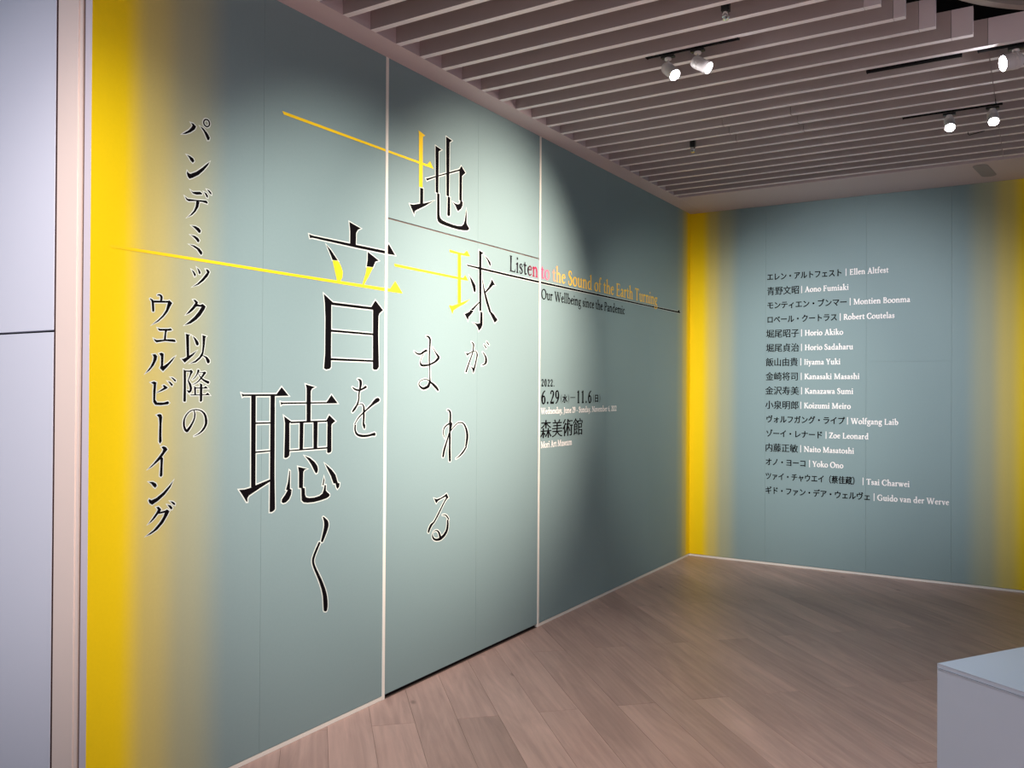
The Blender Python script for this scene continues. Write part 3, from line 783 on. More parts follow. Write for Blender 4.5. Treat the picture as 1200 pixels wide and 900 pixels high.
  'kp 11427,3898 11407,3901 11380,3883 11386,3868 11362,3863 11335,3874 11306,3855 11321,3825 11355,3779 11395,3742 11448,3708 11508,3689 11462,3724 11409,3769 11372,3812 11347,3849 11396,3847 11421,3820 11459,3790 11497,3772 11463,3809 11430,3845 11407,3875',
 ],
 'sub_以': [
  'kp 11495,3624 11451,3617 11463,3607 11459,3453 11386,3495 11424,3454 11468,3420 11501,3394 11531,3424 11510,3427 11483,3441 11489,3553 11492,3609',
  'kp 11429,3609 11403,3595 11378,3570 11368,3549 11377,3536 11391,3537 11400,3550 11412,3579',
  'kp 11337,3623 11297,3614 11307,3602 11311,3550 11322,3485 11329,3461 11287,3448 11262,3423 11261,3406 11278,3393 11289,3401 11306,3439 11331,3456 11356,3430 11396,3400 11456,3390 11405,3413 11365,3445 11340,3484 11334,3541 11335,3599',
 ],
 'sub_降': [
  'kp 11511,3342 11491,3334 11488,3326 11486,3100 11489,3089 11502,3086 11511,3092 11509,3208',
  'kp 11491,3334 11454,3335 11438,3341 11422,3324 11436,3307 11462,3257 11439,3227 11429,3194 11437,3167 11461,3153 11479,3175 11479,3180 11454,3175 11452,3197 11473,3253 11453,3306 11449,3323 11491,3324',
  'kp 11412,3213 11394,3201 11322,3200 11299,3213 11276,3192 11394,3192 11392,3144 11409,3145',
  'kp 11445,3145 11303,3145 11280,3160 11256,3138 11443,3137',
  'kp 11363,3236 11332,3226 11332,3095 11346,3084 11357,3091 11356,3221',
  'ks 11364,3342 11374,3345 11382,3341 11383,3332 11385,3323 11388,3314 11393,3303 11400,3293 11408,3283 11415,3276 11422,3270 11430,3263 11430,3262 11429,3261 11427,3261 11419,3266 11410,3271 11401,3278 11392,3288 11383,3299 11376,3309 11370,3318 11365,3327 11360,3335',
  'ks 11370,3324 11370,3322 11369,3321 11360,3320 11351,3320 11341,3319 11332,3317 11322,3315 11312,3313 11306,3317 11306,3325 11311,3329 11321,3327 11331,3325 11341,3324 11350,3324 11359,3325 11368,3325',
  'ks 11298,3324 11308,3330 11317,3328 11327,3314 11337,3300 11347,3286 11359,3272 11371,3258 11384,3246 11399,3237 11415,3229 11431,3221 11432,3220 11431,3219 11430,3219 11412,3225 11395,3231 11378,3240 11362,3251 11348,3264 11334,3278 11321,3291 11309,3304 11297,3317',
  'ks 11373,3313 11374,3312 11374,3311 11368,3300 11362,3289 11354,3278 11345,3269 11335,3260 11323,3251 11309,3244 11294,3237 11280,3230 11269,3233 11264,3244 11268,3252 11284,3256 11299,3261 11312,3265 11324,3271 11335,3277 11345,3285 11354,3293 11363,3303 11371,3312',
 ],
 'sub_の': [
  'ks 11409,3020 11413,3019 11414,3017 11412,3007 11410,2996 11409,2986 11410,2973 11412,2960 11417,2947 11425,2932 11435,2917 11445,2904 11453,2894 11460,2886 11468,2879 11474,2872 11479,2867 11477,2867 11476,2867 11481,2872 11485,2879 11489,2887 11492,2896 11494,2906 11495,2917 11495,2930 11494,2941 11491,2953 11485,2965 11478,2977 11469,2988 11459,2998 11447,3006 11436,3012 11423,3016 11410,3018 11397,3019 11384,3018 11371,3017 11359,3013 11348,3009 11338,3003 11329,2995 11322,2986 11316,2976 11311,2964 11308,2950 11307,2937 11306,2925 11306,2916 11308,2906 11312,2895 11318,2882 11327,2871 11337,2859 11349,2847 11363,2837 11377,2828 11393,2821 11409,2813 11409,2812 11409,2811 11408,2811 11390,2816 11373,2822 11356,2828 11339,2838 11324,2848 11310,2860 11299,2873 11290,2886 11284,2900 11280,2913 11280,2925 11281,2938 11284,2953 11289,2969 11296,2983 11305,2995 11317,3005 11329,3013 11342,3019 11355,3023 11369,3026 11383,3028 11397,3028 11411,3026 11426,3024 11440,3020 11454,3014 11466,3005 11478,2994 11489,2983 11497,2971 11504,2958 11510,2945 11512,2931 11513,2918 11513,2905 11512,2894 11509,2883 11505,2872 11500,2862 11492,2853 11478,2846 11463,2850 11455,2858 11448,2866 11442,2874 11435,2884 11428,2895 11419,2910 11410,2926 11403,2942 11398,2957 11396,2972 11395,2986 11398,2998 11402,3009 11407,3019',
 ],
 'sub_ウ': [
  'kp 11792,3859 11659,3868 11644,3874 11618,3855 11634,3830 11658,3784 11693,3743 11739,3704 11798,3672 11744,3714 11704,3753 11675,3796 11658,3854 11789,3843',
  'ks 11752,3905 11751,3901 11748,3900 11741,3901 11735,3902 11732,3901 11729,3898 11726,3894 11725,3889 11724,3883 11726,3872 11727,3861 11723,3857 11715,3856 11710,3860 11707,3871 11704,3883 11704,3894 11709,3904 11717,3910 11726,3913 11736,3913 11743,3910 11750,3908',
  'ks 11812,3872 11814,3870 11814,3867 11808,3861 11803,3856 11801,3851 11799,3840 11798,3825 11797,3810 11796,3799 11795,3788 11794,3778 11790,3774 11780,3775 11776,3780 11776,3791 11776,3801 11777,3813 11778,3827 11779,3844 11783,3858 11791,3867 11801,3870 11810,3873',
 ],
 'sub_ェ': [
  'kp 11745,3652 11721,3648 11651,3653 11630,3658 11618,3646 11630,3640 11662,3637 11668,3622 11673,3571 11614,3574 11593,3572 11583,3557 11593,3553 11679,3557 11754,3542 11770,3553 11779,3570 11754,3561 11691,3567 11683,3636 11726,3633 11738,3638',
 ],
 'sub_ル': [
  'kp 11789,3449 11763,3453 11747,3437 11753,3409 11777,3365 11813,3327 11849,3303 11807,3354 11784,3397 11778,3430',
  'kp 11732,3458 11710,3466 11691,3458 11695,3362 11653,3388 11612,3425 11585,3444 11615,3403 11659,3357 11696,3323 11725,3348 11715,3367 11715,3438',
 ],
 'sub_ビ': [
  'kp 11800,3236 11773,3245 11751,3236 11754,3222 11760,3149 11761,3105 11744,3084 11688,3083 11650,3093 11637,3080 11650,3069 11713,3063 11762,3066 11779,3089 11780,3170 11776,3222',
  'kp 11698,3214 11686,3219 11651,3199 11661,3190 11707,3171 11760,3155 11720,3177 11686,3198',
  'kp 11628,3278 11607,3276 11580,3257 11581,3246 11591,3246 11607,3262',
  'kp 11655,3248 11629,3242 11606,3223 11613,3210 11625,3215 11639,3234',
 ],
 'sub_ー': [
  'kp 11748,2988 11725,2997 11707,2991 11699,2973 11704,2921 11705,2837 11702,2785 11716,2768 11727,2783 11726,2862 11724,2922 11729,2970',
 ],
 'sub_イ': [
  'kp 11704,2741 11686,2747 11665,2739 11649,2720 11674,2694 11699,2665 11688,2654 11692,2599 11693,2523 11705,2512 11717,2521 11712,2600 11712,2648 11746,2623 11786,2596 11822,2579 11778,2615 11729,2665 11697,2703 11688,2723',
 ],
 'sub_ン2': [
  'kp 11811,2484 11775,2481 11749,2466 11740,2448 11755,2433 11771,2445 11788,2467',
  'kp 11806,2354 11787,2343 11744,2356 11685,2393 11632,2438 11593,2478 11622,2425 11672,2372 11731,2331 11780,2307 11803,2322 11813,2343',
 ],
 'sub_グ': [
  'kp 11745,2284 11724,2287 11701,2264 11710,2245 11664,2251 11650,2258 11627,2241 11647,2208 11683,2157 11735,2112 11787,2087 11834,2075 11768,2113 11716,2161 11683,2204 11670,2234 11717,2231 11727,2232 11756,2201 11785,2179 11815,2164 11779,2201 11747,2240 11730,2265',
  'kp 11624,2318 11597,2311 11576,2294 11579,2282 11593,2287',
  'kp 11649,2294 11617,2284 11600,2264 11606,2252 11620,2256',
 ],
}
def at_left(u, v, e):  return (e, u, v)
def at_back(u, v, e):  return (u, -e, v)


def flat_mesh(name, layers, at, parent, label=None):
    """layers = [(material, offset from the wall, [polygons])]"""
    vs, fs, idx, mats = [], [], [], []
    for m, e, polys in layers:
        if not polys: continue
        if m not in mats: mats.append(m)
        for p in polys:
            i0 = len(vs)
            e += 1e-6       # each stroke a hair above the one before: no two faces share a plane
            vs += [at(a, b, e) for a, b in p]
            fs.append(tuple(range(i0, len(vs)))); idx.append(mats.index(m))
    o = link(name, mesh_of(name, vs, fs, None, mats, idx), parent)
    if label: o['label'] = label
    return o


def grow(poly, d, lim=2.2):
    area = sum(poly[i][0] * poly[(i + 1) % len(poly)][1] - poly[(i + 1) % len(poly)][0] * poly[i][1] for i in range(len(poly)))
    s = 1 if area > 0 else -1
    out = []
    n = len(poly)
    for i in range(n):
        a, b, c = Vector(poly[i - 1]), Vector(poly[i]), Vector(poly[(i + 1) % n])
        e1, e2 = b - a, c - b
        if e1.length < 1e-7 or e2.length < 1e-7:
            out.append(tuple(b)); continue
        e1.normalize(); e2.normalize()
        n1 = Vector((e1.y, -e1.x)) * s; n2 = Vector((e2.y, -e2.x)) * s
        m = n1 + n2
        if m.length < 1e-4:
            out.append(tuple(b + n1 * d)); continue
        m.normalize()
        k = min(lim, 1 / max(.2, m.dot(n1)))
        out.append(tuple(b + m * d * k))
    return out


def strip(p):
    """a brush stroke outline as a row of quads (no overlaps where it crosses itself)"""
    n = len(p); h = n // 2
    a = p[1:h + 1]; b = [p[0]] + p[:h:-1]
    return [[a[i], a[i + 1], b[i + 1], b[i]] for i in range(h - 1)]


def glyph_polys(key, halo=.003):
    """outlines by ink colour, plus the same outlines grown into a pale rim"""
    res = {'k': [], 'y': [], 'h': []}
    for s in GLYPHS[key]:
        parts = s.split()
        p = [(-float(q.split(',')[0]) / 2000, float(q.split(',')[1]) / 2000) for q in parts[1:]]
        cut = strip if parts[0][1] == 's' else (lambda q: [q])
        res[s[0]] += cut(p)
        if s[0] == 'k': res['h'] += cut(grow(p, halo))
    return res


def place_glyph(key, parent, name='character', halo=0.0055, label=None):
    r = glyph_polys(key, halo)
    return flat_mesh(name, [(M_HALO, .0004, r['h']), (M_BLACK, .0008, r['k']), (M_YINK, .0012, r['y'])], at_left, parent, label)


tt = empty('title_lettering', (0, -4.2, 1.6))
tag(tt, 'large black Japanese exhibition title staggered down the middle of the teal wall', 'lettering')
lab = {'地': 'top character with its left part yellow', '球': 'character with its left part yellow', '音': 'largest boxy character with yellow strokes', '聴': 'widest and most complex character'}
for ch in '地球がまわる音を聴く':
    c = place_glyph(ch, tt, label=lab.get(ch))
st = empty('subtitle_lettering', (0, -5.7, 1.8))
tag(st, 'smaller black Japanese subtitle in two columns over the yellow left edge', 'lettering')
for k in GLYPHS:
    if k.startswith('sub_'): place_glyph(k, st, halo=.004)
for key, lbl in (('arrow_upper', 'upper slanting yellow arrow ending at the top title character'),
                 ('arrow_long', 'longest yellow arrow, running from the yellow edge through the title'),
                 ('arrow_short', 'shortest yellow arrow right of the seam, ending at the second title character'),
                 ('arrow_black', 'thin black arrow running under the English title to the corner')):
    r = glyph_polys(key)
    o = flat_mesh('arrow_line', [(M_HALO, .0004, r['h']), (M_BLACK, .0009, r['k']), (M_YINK, .0014, r['y'])], at_left, None)
    tag(o, lbl, 'arrow')


# --- a small serif alphabet drawn with variable-width strokes (units of one em)
def crs(p, n=4):
    q = [tuple(2 * a - b for a, b in zip(p[0], p[1]))] + list(p) + [tuple(2 * a - b for a, b in zip(p[-1], p[-2]))]
    o = []
    for i in range(1, len(q) - 2):
        a, b, c, d = q[i - 1], q[i], q[i + 1], q[i + 2]
        for k in range(n):
            t = k / n
            o.append(tuple(.5 * (2 * b[j] + (c[j] - a[j]) * t + (2 * a[j] - 5 * b[j] + 4 * c[j] - d[j]) * t * t + (3 * b[j] - a[j] - 3 * c[j] + d[j]) * t ** 3) for j in range(3)))
    o.append(q[-2])
    return o


def rib(p, n=4, smooth=True):
    P = crs(p, n) if smooth else p
    A, B = [], []
    for i in range(len(P)):
        a, b = P[max(i - 1, 0)], P[min(i + 1, len(P) - 1)]
        dx, dy = b[0] - a[0], b[1] - a[1]
        l = math.hypot(dx, dy) or 1
        w = max(P[i][2], .0005) / 2
        A.append((P[i][0] - dy / l * w, P[i][1] + dx / l * w)); B.append((P[i][0] + dy / l * w, P[i][1] - dx / l * w))
    return [[A[i], A[i + 1], B[i + 1], B[i]] for i in range(len(P) - 1)]


TH, TN, XH, CP, AS = .088, .040, .43, .65, .72


def rc(a, b, c, d): return [[(a, b), (c, b), (c, d), (a, d)]]
def ft(x, y=0, h=.085, up=True):
    s = 1 if up else -1
    return [[(x - h, y), (x + h, y), (x + h, y + s * .022), (x + TH * .5, y + s * .05), (x - TH * .5, y + s * .05), (x - h, y + s * .022)]]
def fl(x, y): return [[(x - .115, y - .06), (x + TH / 2, y + .012), (x + TH / 2, y - .06), (x - TH / 2, y - .09), (x - .11, y - .075)]]
def sm(x, y0, y1, w=TH): return rc(x - w / 2, y0, x + w / 2, y1)
def low(x, top=XH): return sm(x, 0, top) + ft(x) + fl(x, top)
def cap(x, w=.095): return sm(x, 0, CP, w) + ft(x) + ft(x, CP, up=False)
def dot(x, y, r=.05): return [[(x + r * math.cos(k * math.pi / 5), y + r * math.sin(k * math.pi / 5)) for k in range(10)]]
def ring(cx, cy, rx, ry, thick, thin, tilt=.25):
    return rib([(cx + rx * math.cos(a), cy + ry * math.sin(a), thin + (thick - thin) * abs(math.cos(a - tilt)) ** 1.5) for a in [k * math.pi / 10 for k in range(21)]], 2)
def ln(*p): return rib(p, smooth=False)
def arch(x0, x1): return rib([(x0 + .03, .30, .035), (x0 + .10, .385, .045), (x0 + .19, .405, .075), (x1 - .012, .33, .085), (x1, .22, TH)]) + sm(x1, 0, .25) + ft(x1)
def mv(g, dx, dy=0, sx=1, sy=1): return [[(x * sx + dx, y * sy + dy) for x, y in p] for p in g]


FONT = {
 ' ': (.24, []), '.': (.24, dot(.11, .045)), ',': (.24, dot(.11, .05) + ln((.13, .04, .05), (.07, -.11, .02))), '-': (.34, rc(.05, .19, .29, .235)),
 'i': (.26, low(.13) + dot(.13, .60)), 'l': (.26, low(.13, AS)), 'n': (.54, low(.13) + arch(.13, .41)), 'm': (.82, low(.13) + arch(.13, .41) + arch(.41, .69)),
 'h': (.54, low(.13, AS) + arch(.13, .41)), 'r': (.38, low(.13) + rib([(.16, .30, .035), (.21, .38, .05), (.28, .40, .075), (.33, .375, .09)])),
 'u': (.54, sm(.13, .10, XH) + fl(.13, XH) + sm(.41, .0, XH) + fl(.41, XH) + rc(.41, 0, .50, .022) + rib([(.13, .13, TH), (.15, .045, .075), (.23, .01, .05), (.32, .035, .04), (.40, .11, .035)])),
 'o': (.50, ring(.25, .21, .185, .20, .10, .04)), 'c': (.42, rib([(.355, .33, .085), (.31, .395, .05), (.22, .405, .04), (.10, .31, .08), (.085, .19, .095), (.15, .06, .07), (.25, .02, .05), (.37, .08, .03)])),
 'e': (.44, rib([(.11, .245, .035), (.25, .262, .04), (.375, .27, .04), (.345, .37, .06), (.235, .41, .04), (.105, .31, .08), (.085, .19, .095), (.15, .06, .07), (.25, .02, .05), (.385, .09, .03)])),
 'a': (.43, sm(.30, .05, .30) + rib([(.085, .325, .08), (.14, .39, .045), (.22, .40, .05), (.29, .34, .085), (.30, .28, TH)]) + rib([(.29, .25, .035), (.17, .205, .04), (.085, .13, .085), (.11, .03, .07), (.19, .025, .045), (.30, .10, .035)]) + rib([(.30, .10, TH), (.325, .03, .06), (.41, .04, .02)])),
 's': (.36, rib([(.285, .30, .06), (.25, .385, .035), (.17, .405, .045), (.09, .35, .065), (.10, .27, .085), (.19, .215, .09), (.27, .15, .085), (.27, .07, .06), (.19, .012, .045), (.11, .02, .035), (.065, .11, .06)])),
 't': (.33, rib([(.14, .53, .03), (.14, .43, TH), (.14, .25, TH), (.14, .10, TH), (.18, .02, .06), (.30, .06, .025)]) + rc(.03, .385, .29, .42)),
 'f': (.33, sm(.14, 0, .56) + ft(.14) + rc(.03, .385, .29, .42) + rib([(.14, .54, TH), (.165, .65, .06), (.24, .705, .045), (.33, .66, .08)])),
 'd': (.54, sm(.40, 0, AS) + fl(.40, AS) + rc(.40, 0, .50, .022) + rib([(.38, .36, .035), (.27, .41, .045), (.12, .32, .08), (.09, .19, .095), (.15, .05, .07), (.24, .012, .05), (.39, .09, .035)])),
 'b': (.52, sm(.13, .02, AS) + fl(.13, AS) + rib([(.15, .32, .035), (.26, .405, .05), (.40, .33, .08), (.43, .21, .095), (.37, .07, .07), (.25, .012, .04), (.13, .06, .035)])),
 'g': (.46, ring(.20, .285, .125, .12, .075, .035) + rib([(.27, .37, .03), (.35, .405, .04), (.43, .395, .07)]) + rib([(.13, .19, .03), (.085, .12, .045), (.16, .06, .075), (.30, .035, .08), (.40, -.06, .06), (.36, -.18, .045), (.20, -.225, .035), (.07, -.17, .05), (.08, -.07, .035), (.18, .03, .03)])),
 'k': (.52, low(.13, AS) + ln((.15, .20, .035), (.37, .41, .04)) + rc(.29, .40, .46, .42) + ln((.22, .25, .06), (.43, .012, .10)) + rc(.36, 0, .51, .022)),
 'v': (.46, ln((.09, .41, .09), (.245, .0, .085)) + ln((.37, .41, .035), (.25, .0, .045)) + rc(.01, .40, .18, .42) + rc(.30, .40, .44, .42)),
 'w': (.68, ln((.09, .41, .09), (.225, .0, .085)) + ln((.34, .41, .035), (.23, .0, .045)) + ln((.33, .41, .09), (.465, .0, .085)) + ln((.59, .41, .035), (.47, .0, .045)) + rc(.01, .40, .18, .42) + rc(.26, .40, .40, .42) + rc(.52, .40, .66, .42)),
 'y': (.46, ln((.09, .41, .09), (.25, .02, .085)) + ln((.37, .41, .035), (.25, .02, .04), (.16, -.19, .045)) + dot(.13, -.20, .042) + rc(.01, .40, .18, .42) + rc(.30, .40, .44, .42)),
 'z': (.42, rc(.05, .38, .37, .42) + rc(.04, 0, .38, .04) + ln((.33, .40, .09), (.09, .02, .09)) + rc(.05, .30, .075, .42) + rc(.355, 0, .38, .12)),
 'L': (.56, cap(.16) + rc(.16, 0, .50, .035) + [[(.43, .02), (.50, .0), (.53, .16)]]),
 'E': (.58, cap(.16) + rc(.16, 0, .50, .035) + rc(.16, .615, .48, CP) + rc(.16, .32, .40, .355) + rc(.385, .26, .41, .42) + [[(.45, .02), (.51, .0), (.54, .15)], [(.44, .64), (.49, .65), (.50, .51)]]),
 'F': (.54, cap(.16) + rc(.16, .615, .48, CP) + rc(.16, .32, .40, .355) + rc(.385, .26, .41, .42) + [[(.44, .64), (.49, .65), (.50, .51)]]),
 'T': (.62, cap(.31) + rc(.05, .615, .57, CP) + [[(.03, .50), (.05, .65), (.10, .64)], [(.59, .50), (.57, .65), (.52, .64)]]),
 'I': (.33, cap(.165)), 'H': (.76, cap(.16) + cap(.60) + rc(.16, .32, .60, .36)),
 'S': (.48, rib([(.385, .50, .05), (.35, .61, .04), (.25, .645, .05), (.125, .59, .08), (.11, .47, .10), (.22, .375, .11), (.35, .28, .11), (.385, .16, .10), (.31, .04, .06), (.20, .005, .045), (.10, .04, .04), (.06, .18, .05)])),
 'O': (.76, ring(.38, .325, .30, .325, .115, .045)),
 'C': (.66, rib([(.575, .47, .05), (.53, .60, .05), (.40, .65, .045), (.20, .58, .08), (.09, .40, .115), (.11, .20, .11), (.24, .05, .07), (.40, .0, .05), (.54, .06, .04), (.60, .19, .04)])),
 'G': (.74, rib([(.60, .48, .05), (.55, .60, .05), (.40, .65, .045), (.20, .58, .08), (.09, .40, .115), (.11, .20, .11), (.24, .05, .07), (.42, .0, .05), (.60, .06, .05)]) + sm(.60, .04, .28, .09) + rc(.50, .27, .69, .29)),
 'W': (1.0, ln((.11, .65, .10), (.32, .0, .095)) + ln((.50, .65, .04), (.325, .0, .05)) + ln((.49, .65, .10), (.70, .0, .095)) + ln((.89, .65, .04), (.705, .0, .05)) + rc(.01, .63, .22, .65) + rc(.39, .63, .60, .65) + rc(.80, .63, .99, .65)),
 'P': (.56, cap(.16) + rib([(.17, .63, .04), (.33, .63, .05), (.45, .55, .09), (.45, .40, .09), (.34, .31, .05), (.20, .31, .035)])),
 'B': (.60, cap(.16) + rib([(.17, .63, .04), (.33, .63, .05), (.42, .55, .085), (.41, .42, .08), (.30, .35, .045), (.18, .35, .035)]) + rib([(.20, .35, .035), (.38, .34, .05), (.49, .24, .09), (.47, .09, .09), (.34, .015, .05), (.17, .02, .04)])),
 'R': (.62, cap(.16) + rib([(.17, .63, .04), (.33, .63, .05), (.43, .55, .09), (.42, .40, .085), (.32, .32, .05), (.20, .32, .035)]) + ln((.30, .33, .08), (.54, .012, .10)) + rc(.49, 0, .64, .022)),
 'J': (.34, rib([(.18, .65, .095), (.18, .40, .095), (.18, .12, .09), (.14, -.06, .06), (.03, -.15, .04)]) + ft(.18, CP, up=False)),
 'N': (.78, sm(.15, 0, CP, .045) + ft(.15, 0) + sm(.63, 0, CP, .045) + ft(.63, CP, up=False) + ln((.13, .65, .10), (.64, .0, .09)) + rc(.04, .63, .16, .65)),
 'M': (.90, sm(.15, 0, CP, .045) + ft(.15) + sm(.74, 0, CP, .095) + ft(.74) + ln((.17, .65, .11), (.44, .02, .08)) + ln((.72, .65, .045), (.44, .02, .05)) + rc(.05, .63, .20, .65) + rc(.70, .63, .85, .65)),
 'A': (.68, ln((.35, .67, .05), (.13, .0, .04)) + ln((.33, .67, .10), (.56, .0, .10)) + rc(.18, .21, .50, .245) + rc(.03, 0, .22, .022) + rc(.46, 0, .66, .022)),
 'Y': (.62, sm(.31, 0, .30, .095) + ft(.31) + ln((.11, .65, .10), (.31, .28, .09)) + ln((.53, .65, .04), (.32, .28, .05)) + rc(.02, .63, .21, .65) + rc(.43, .63, .61, .65)),
 'K': (.66, cap(.16) + ln((.19, .30, .04), (.50, .65, .045)) + rc(.41, .63, .59, .65) + ln((.28, .38, .08), (.58, .012, .11)) + rc(.51, 0, .67, .022)),
 'Z': (.58, rc(.06, .61, .53, .65) + rc(.05, 0, .53, .04) + ln((.48, .63, .10), (.11, .02, .10)) + [[(.05, .51), (.06, .65), (.11, .64)], [(.50, .01), (.53, .0), (.55, .15)]]),
 '0': (.40, ring(.20, .325, .125, .325, .10, .04, 0)), '1': (.40, cap(.21, .095)[:1] + ft(.21) + [[(.07, .57), (.25, .66), (.25, .60), (.16, .56)]]),
 '2': (.40, rib([(.085, .50, .07), (.11, .60, .05), (.20, .645, .05), (.31, .58, .08), (.31, .45, .095), (.22, .27, .06), (.07, .03, .04)]) + rc(.06, 0, .35, .085) + [[(.31, .08), (.35, .08), (.37, .18)]]),
 '6': (.40, rib([(.33, .645, .025), (.19, .55, .06), (.09, .35, .095), (.085, .18, .095), (.13, .04, .06), (.20, .005, .045), (.29, .06, .07), (.32, .20, .09), (.28, .34, .06), (.20, .375, .035), (.12, .30, .03)])),
 '9': (.40, rib([(.07, .005, .025), (.21, .10, .06), (.31, .30, .095), (.315, .47, .095), (.27, .61, .06), (.20, .645, .045), (.11, .59, .07), (.08, .45, .09), (.12, .31, .06), (.20, .275, .035), (.28, .35, .03)])),
 '|': (.20, rc(.08, -.12, .12, .74)),
}


def latin(s, u0, u1, v0, caph, track_=0.0, bold=0.0):
    polys, x = [], 0.0
    for ch in s:
        w, g_ = FONT[ch]
        polys += mv(g_, x)
        x += w + track_
    x -= track_
    sx, sy = (u1 - u0) / x, caph / CP
    out = [[(u0 + a * sx, v0 + b * sy) for a, b in p] for p in polys]
    return [grow(p, bold, 1.3) for p in out] if bold else out


def word_spans(s, u0, u1, track_=0.0):
    """each word of a line with the span it takes on the wall"""
    tot = sum(FONT[c][0] + track_ for c in s) - track_
    x, cur, st0, res = 0.0, '', 0.0, []
    for ch in s + ' ':
        if ch == ' ':
            res.append((cur, u0 + (u1 - u0) * st0 / tot, u0 + (u1 - u0) * (x - track_) / tot)); cur = ''
            x += FONT[' '][0] + track_; st0 = x
        else:
            cur += ch; x += FONT[ch][0] + track_
    return res


def paren(u, v, h, flip=1):
    return rib([(u + flip * .006, v + h / 2, .002), (u - flip * .001, v + h / 4, .005), (u - flip * .004, v, .007), (u - flip * .001, v - h / 4, .005), (u + flip * .006, v - h / 2, .002)], 3)


def stuff(o):
    o['kind'] = 'stuff'
    return o


# --- Japanese text: outlines of Blender's built-in font, thinned to the thick and thin strokes of a Ming face
GC = {}


def cjk_glyph(ch, thin, thick):
    key = (ch, thin, thick)
    if key in GC: return GC[key]
    cu = bpy.data.curves.new('glyph', 'FONT')
    cu.body = ch; cu.resolution_u = 3
    ob = bpy.data.objects.new('glyph', cu)
    COL.objects.link(ob)
    me = ob.to_mesh()
    bm = bmesh.new(); bm.from_mesh(me)
    bmesh.ops.remove_doubles(bm, verts=bm.verts, dist=1e-5)
    bm.verts.ensure_lookup_table()
    new = []
    for v in bm.verts:
        be = [e for e in v.link_edges if len(e.link_faces) == 1]
        if len(be) != 2:
            new.append(v.co.copy()); continue
        ns = []
        for e in be:
            f = e.link_faces[0]
            d = (e.other_vert(v).co - v.co)
            n2 = Vector((d.y, -d.x, 0))
            if n2.length < 1e-9: continue
            n2.normalize()
            mid = (v.co + e.other_vert(v).co) / 2
            fc = f.calc_center_median()
            if n2.dot(fc - mid) > 0: n2 = -n2     # outward
            ns.append(n2)
        if len(ns) < 2:
            new.append(v.co.copy()); continue
        offs = [thick * abs(q.x) ** 2 - thin * abs(q.y) ** 2 for q in ns]
        det = ns[0].x * ns[1].y - ns[0].y * ns[1].x
        if abs(det) < 0.25:
            m = (ns[0] + ns[1]); m = m.normalized() if m.length > 1e-4 else ns[0]
            new.append(v.co + m * (offs[0] + offs[1]) / 2)
        else:
            dx = (offs[0] * ns[1].y - offs[1] * ns[0].y) / det
            dy = (ns[0].x * offs[1] - ns[1].x * offs[0]) / det
            l = math.hypot(dx, dy)
            if l > .05: dx, dy = dx * .05 / l, dy * .05 / l
            new.append(v.co + Vector((dx, dy, 0)))
    for v, c in zip(bm.verts, new): v.co = c
    polys = [[(v.co.x, v.co.y) for v in f.verts] for f in bm.faces]
    bm.free(); ob.to_mesh_clear()
    bpy.data.objects.remove(ob, do_unlink=True); bpy.data.curves.remove(cu)
    GC[key] = polys
    return polys


SMALL = set()


def cjk(s, u0, u1, vmid, em, thin=.014, thick=.010, adv=None):
    """full-width characters centred on vmid, each in a square cell scaled to span u0..u1"""
    polys, n = [], len(s)
    cell = (u1 - u0) / n
    for i, ch in enumerate(s):
        for p in cjk_glyph(ch, thin, thick):
            polys.append([(u0 + (i + a) * cell, vmid + (b - .36) * em) for a, b in p])
    return polys


# --- text on the title wall
o = empty('english_title', (0, -2.1, 2.35))
tag(o, 'English title line fading from black through pink to yellow', 'lettering')
for w, a, b in word_spans('Listen to the Sound of the Earth Turning', -3.338, -0.845):
    flat_mesh('word', [(M_GRAD, .0013, latin(w, a, b, 2.354, .100, bold=.0012))], at_left, o)
o = empty('english_subtitle', (0, -2.2, 2.2))
tag(o, 'small black English subtitle under the thin black arrow', 'lettering')
for w, a, b in word_spans('Our Wellbeing since the Pandemic', -2.922, -1.545):
    stuff(flat_mesh('word', [(M_BLACK, .0010, latin(w, a, b, 2.217, .066, bold=.0016))], at_left, o))
dl = empty('date_lettering', (0, -2.5, 1.5))
tag(dl, 'black exhibition dates with a white English line under them', 'lettering')
stuff(flat_mesh('year_line', [(M_BLACK, .0010, latin('2022.', -2.915, -2.724, 1.622, .047, .07, bold=.0016))], at_left, dl))
DZ, DH = 1.503, .089
flat_mesh('date', [(M_BLACK, .0010, latin('6.29', -2.915, -2.655, DZ, DH, .05, bold=.0025))], at_left, dl)['kind'] = 'stuff'
flat_mesh('date', [(M_BLACK, .0010, latin('11.6', -2.395, -2.145, DZ, DH, .05, bold=.0025))], at_left, dl)['kind'] = 'stuff'
for ch, u in (('水', -2.605), ('日', -2.092)):
    stuff(flat_mesh('weekday', [(M_BLACK, .0010, paren(u - .022, DZ + .032, .066) + cjk(ch, u - .006, u + .070, DZ + .032, .064, -.020, .035) + paren(u + .088, DZ + .032, .066, -1))], at_left, dl))
flat_mesh('dash', [(M_BLACK, .0010, [[(-2.490, DZ + .038), (-2.412, DZ + .038), (-2.412, DZ + .0430), (-2.490, DZ + .0430)]])], at_left, dl)
stuff(flat_mesh('english_date_line', [(M_WINK, .0010, latin('Wednesday, June 29 - Sunday, November 6, 2022', -2.918, -1.698, 1.434, .040, bold=.0017))], at_left, dl, 'white English date line'))
mo = empty('museum_lettering', (0, -2.6, 1.3))
tag(mo, 'four black kanji of the museum name with its small white English name below', 'lettering')
for i, ch in enumerate('森美術館'):
    stuff(flat_mesh('character', [(M_BLACK, .0010, cjk(ch, -2.925 + .160 * i, -2.765 + .160 * i, 1.327, .134, .004, .022))], at_left, mo))
